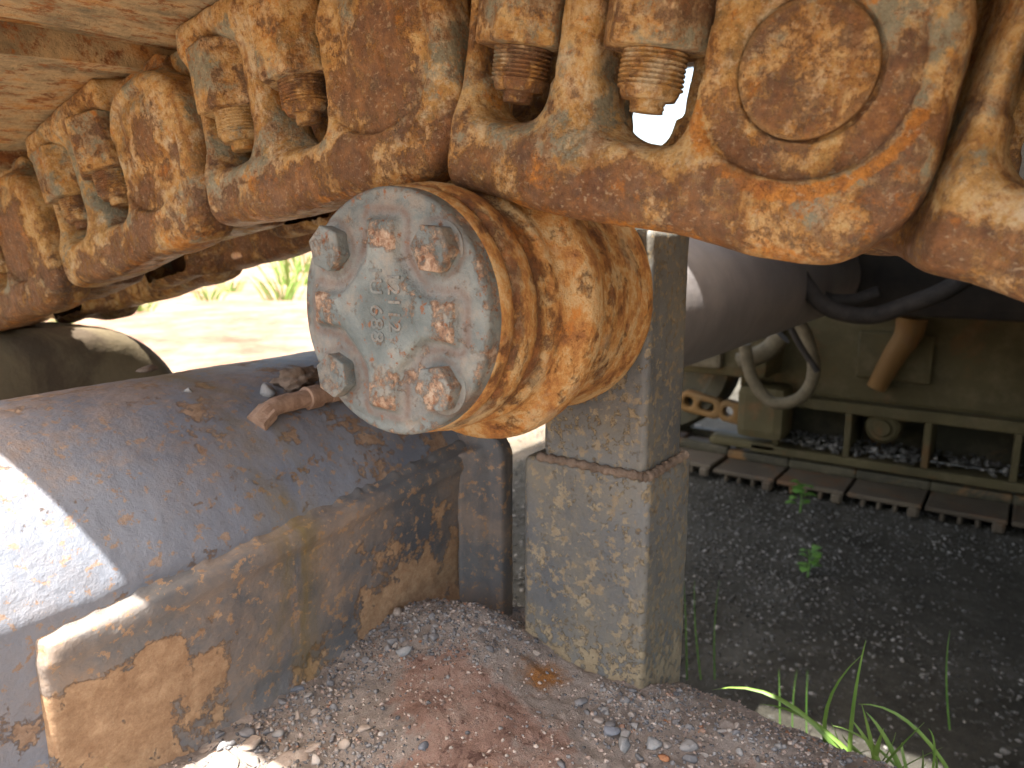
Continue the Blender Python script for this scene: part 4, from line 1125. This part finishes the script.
for nm_, pts_, r_, m_, lab in hs: tag(tube(nm_, pts_, r_, m_, None, n=14), lab, 'hose')
tag(tube('pipe_elbow', [W(740, 362, 2.8), W(765, 352, 2.8), W(782, 336, 2.8)], .035, M_palehose, None, n=18), 'thick tan pipe elbow just under the pale shaft', 'pipe')

# ------------------------------------------------------------------ plants
def blade(bm, base, tip, w, bend, n=9, side=None):
    base, tip = Vector(base), Vector(tip); d = tip-base
    side = side or Vector((0.6, -0.8, 0)); side = (side-d.normalized()*side.dot(d.normalized())).normalized(); prev = None
    for k in range(n+1):
        t = k/n; p = base+d*t+Vector(bend)*(4*t*(1-t)); ww = w*(1-t**2.2)*0.5+0.0002
        nrm = d.cross(side).normalized()*ww*0.5
        a, b, c = bm.verts.new(p-side*ww+nrm), bm.verts.new(p), bm.verts.new(p+side*ww+nrm)
        if prev:
            bm.faces.new((prev[0], prev[1], b, a)); bm.faces.new((prev[1], prev[2], c, b))
        prev = (a, b, c)
def grass(name, blades, mat, label, cat='grass tuft'):
    bm = bmesh.new()
    for b_ in blades: blade(bm, *b_)
    o = smooth(obj(name, bm, mat), 60); return tag(o, label, cat)
def G(px, py, d):      # a point at a given horizontal reach along X
    r = fw*f_+rgt*(px-512)+upv*(384-py); return r*(d/r.x)
X0 = 0.66
grass('grass_tuft', [
    (G(868, 790, X0), G(712, 690, X0-.01), .0055, (0, .0, .035)),
    (G(880, 790, X0), G(760, 704, X0), .0050, (0, 0, .02)),
    (G(850, 790, X0), G(866, 640, X0), .0042, (0, .004, 0)),
    (G(838, 788, X0), G(862, 655, X0+.01), .0042, (0, .02, 0)),
    (G(872, 795, X0), G(884, 728, X0), .0080, (0, .002, 0)),
    (G(880, 795, X0), G(862, 705, X0), .0050, (0, -.002, 0)),
    (G(895, 795, X0), G(850, 718, X0), .0045, (0, 0, .006)),
    (G(965, 800, X0+.05), G(858, 704, X0+.02), .0035, (0, 0, .025)),
    (G(912, 800, X0), G(866, 712, X0), .0050, (0, 0, .01)),
]+[(G(820+random.uniform(0, 110), 800, X0+random.uniform(-.01, .05)), G(800+random.uniform(0, 150), random.uniform(715, 762), X0+random.uniform(-.02, .06)), random.uniform(.002, .004), (0, random.uniform(-.01, .01), random.uniform(.0, .015))) for _ in range(22)], M_grass, 'bright green grass blades rising past the dirty frame edge at the bottom right')
XG = 1.25
for k, (px, py, ph, lab) in enumerate([(790, 730, 60, 'thin dim grass stalks beside the bright tuft, nearer the post'), (960, 690, 60, 'single faint tall grass stalk right of the bright tuft'), (697, 640, 60, 'faint grass stalks right beside the post foot')]):
    bl = []
    for q_ in range(3 if k != 1 else 1):
        b0 = G(px+q_*14-10, py+40, XG+.1*q_); t0 = G(px+q_*22-18+random.uniform(-10, 10), py-ph, XG+.1*q_)
        bl.append((b0, t0, .0028, (0, .01*random.uniform(-1, 1), 0.01)))
    grass('grass_tuft', bl, M_weed, lab)
def weed(name, p, s, label, seed):
    rg = random.Random(seed); p = Vector(p)
    bm = bmesh.new(); tube_mesh(bm, smooth_path([(0, 0, -.01), (s*.05, 0, s*.5), (0, s*.04, s)], 4), .0035, .0015, 6)
    o = smooth(obj(name, bm, M_weed), 60); o.location = p; tag(o, label, 'weed')
    for k in range(16):
        a = rg.uniform(0, 6.28); h0 = rg.uniform(.15, 1.0)*s; d = Vector((math.cos(a), math.sin(a), 0))
        c = Vector((s*.03, 0, h0)); L = s*rg.uniform(.35, .6); sd = d.cross(Vector((0, 0, 1))); pr_ = None; bm = bmesh.new()
        for j, (t, w) in enumerate(((0, .02), (.25, .05), (.4, .24), (.65, .32), (.88, .2), (1, .01))):
            q_ = c+d*L*t+Vector((0, 0, L*.35*math.sin(t*2.6))); A, B = bm.verts.new(q_-sd*w*L), bm.verts.new(q_+sd*w*L)
            if pr_: bm.faces.new((pr_[0], pr_[1], B, A))
            pr_ = (A, B)
        smooth(obj('leaf', bm, M_weed, o), 80)
r = fw*f_+rgt*(800-512)+upv*(384-512); weed('weed_plant', r*((GZ)/r.z), .10, 'small bright green weed on the dark gravel close to the far track plates', 3)
r = fw*f_+rgt*(808-512)+upv*(384-576); weed('weed_plant', r*((GZ)/r.z), .085, 'small green weed halfway between the far track and the bright grass', 4)
grass('dry_grass', [(G(-30, 712, .19), G(112, 770, .20), .0016, (0, 0, 0.0))], M_drygrass, 'pale thin grass stem leaning across the end of the side plate', 'grass stem')
# seed tip on that stem
# sunlit grass beyond the machine
def tuft_field(name, spots, hgt, mat, label, nb=26, seed=1):
    rg = random.Random(seed); bm = bmesh.new()
    for (x, y, s) in spots:
        for k in range(nb):
            a = rg.uniform(0, 6.28); rr_ = rg.uniform(0, .35)*s; b0 = Vector((x+math.cos(a)*rr_, y+math.sin(a)*rr_, GZ-.02))
            tt_ = b0+Vector((math.cos(a)*rg.uniform(.1, .5)*s, math.sin(a)*rg.uniform(.1, .5)*s, hgt*s*rg.uniform(.5, 1)))
            blade(bm, b0, tt_, .02*s, (0, 0, .08*s), 4)
    return tag(obj(name, bm, mat), label, 'grass', kind='stuff')
def GP(px, py): r = fw*f_+rgt*(px-512)+upv*(384-py); r = r*(GZ/r.z); return r.x, r.y
sp_ = [(*GP(290, 285), 1.5), (*GP(283, 300), .9), (*GP(210, 300), .6), (*GP(232, 292), .6), (*GP(140, 312), .5), (*GP(305, 272), 1.8), (*GP(60, 325), .4)]
tuft_field('grass_clumps', sp_, .55, M_grass, 'sunlit yellow green grass clumps on the bright ground beyond the machine', 40, 2)
sp2 = [(random.uniform(2.6, 4.2), random.uniform(2.3, 4.5), random.uniform(.25, .5)) for _ in range(60)]
tuft_field('ground_grass', sp2, .4, M_grass, 'sunlit low grass seen through the gap between tube end and post', 16, 5)
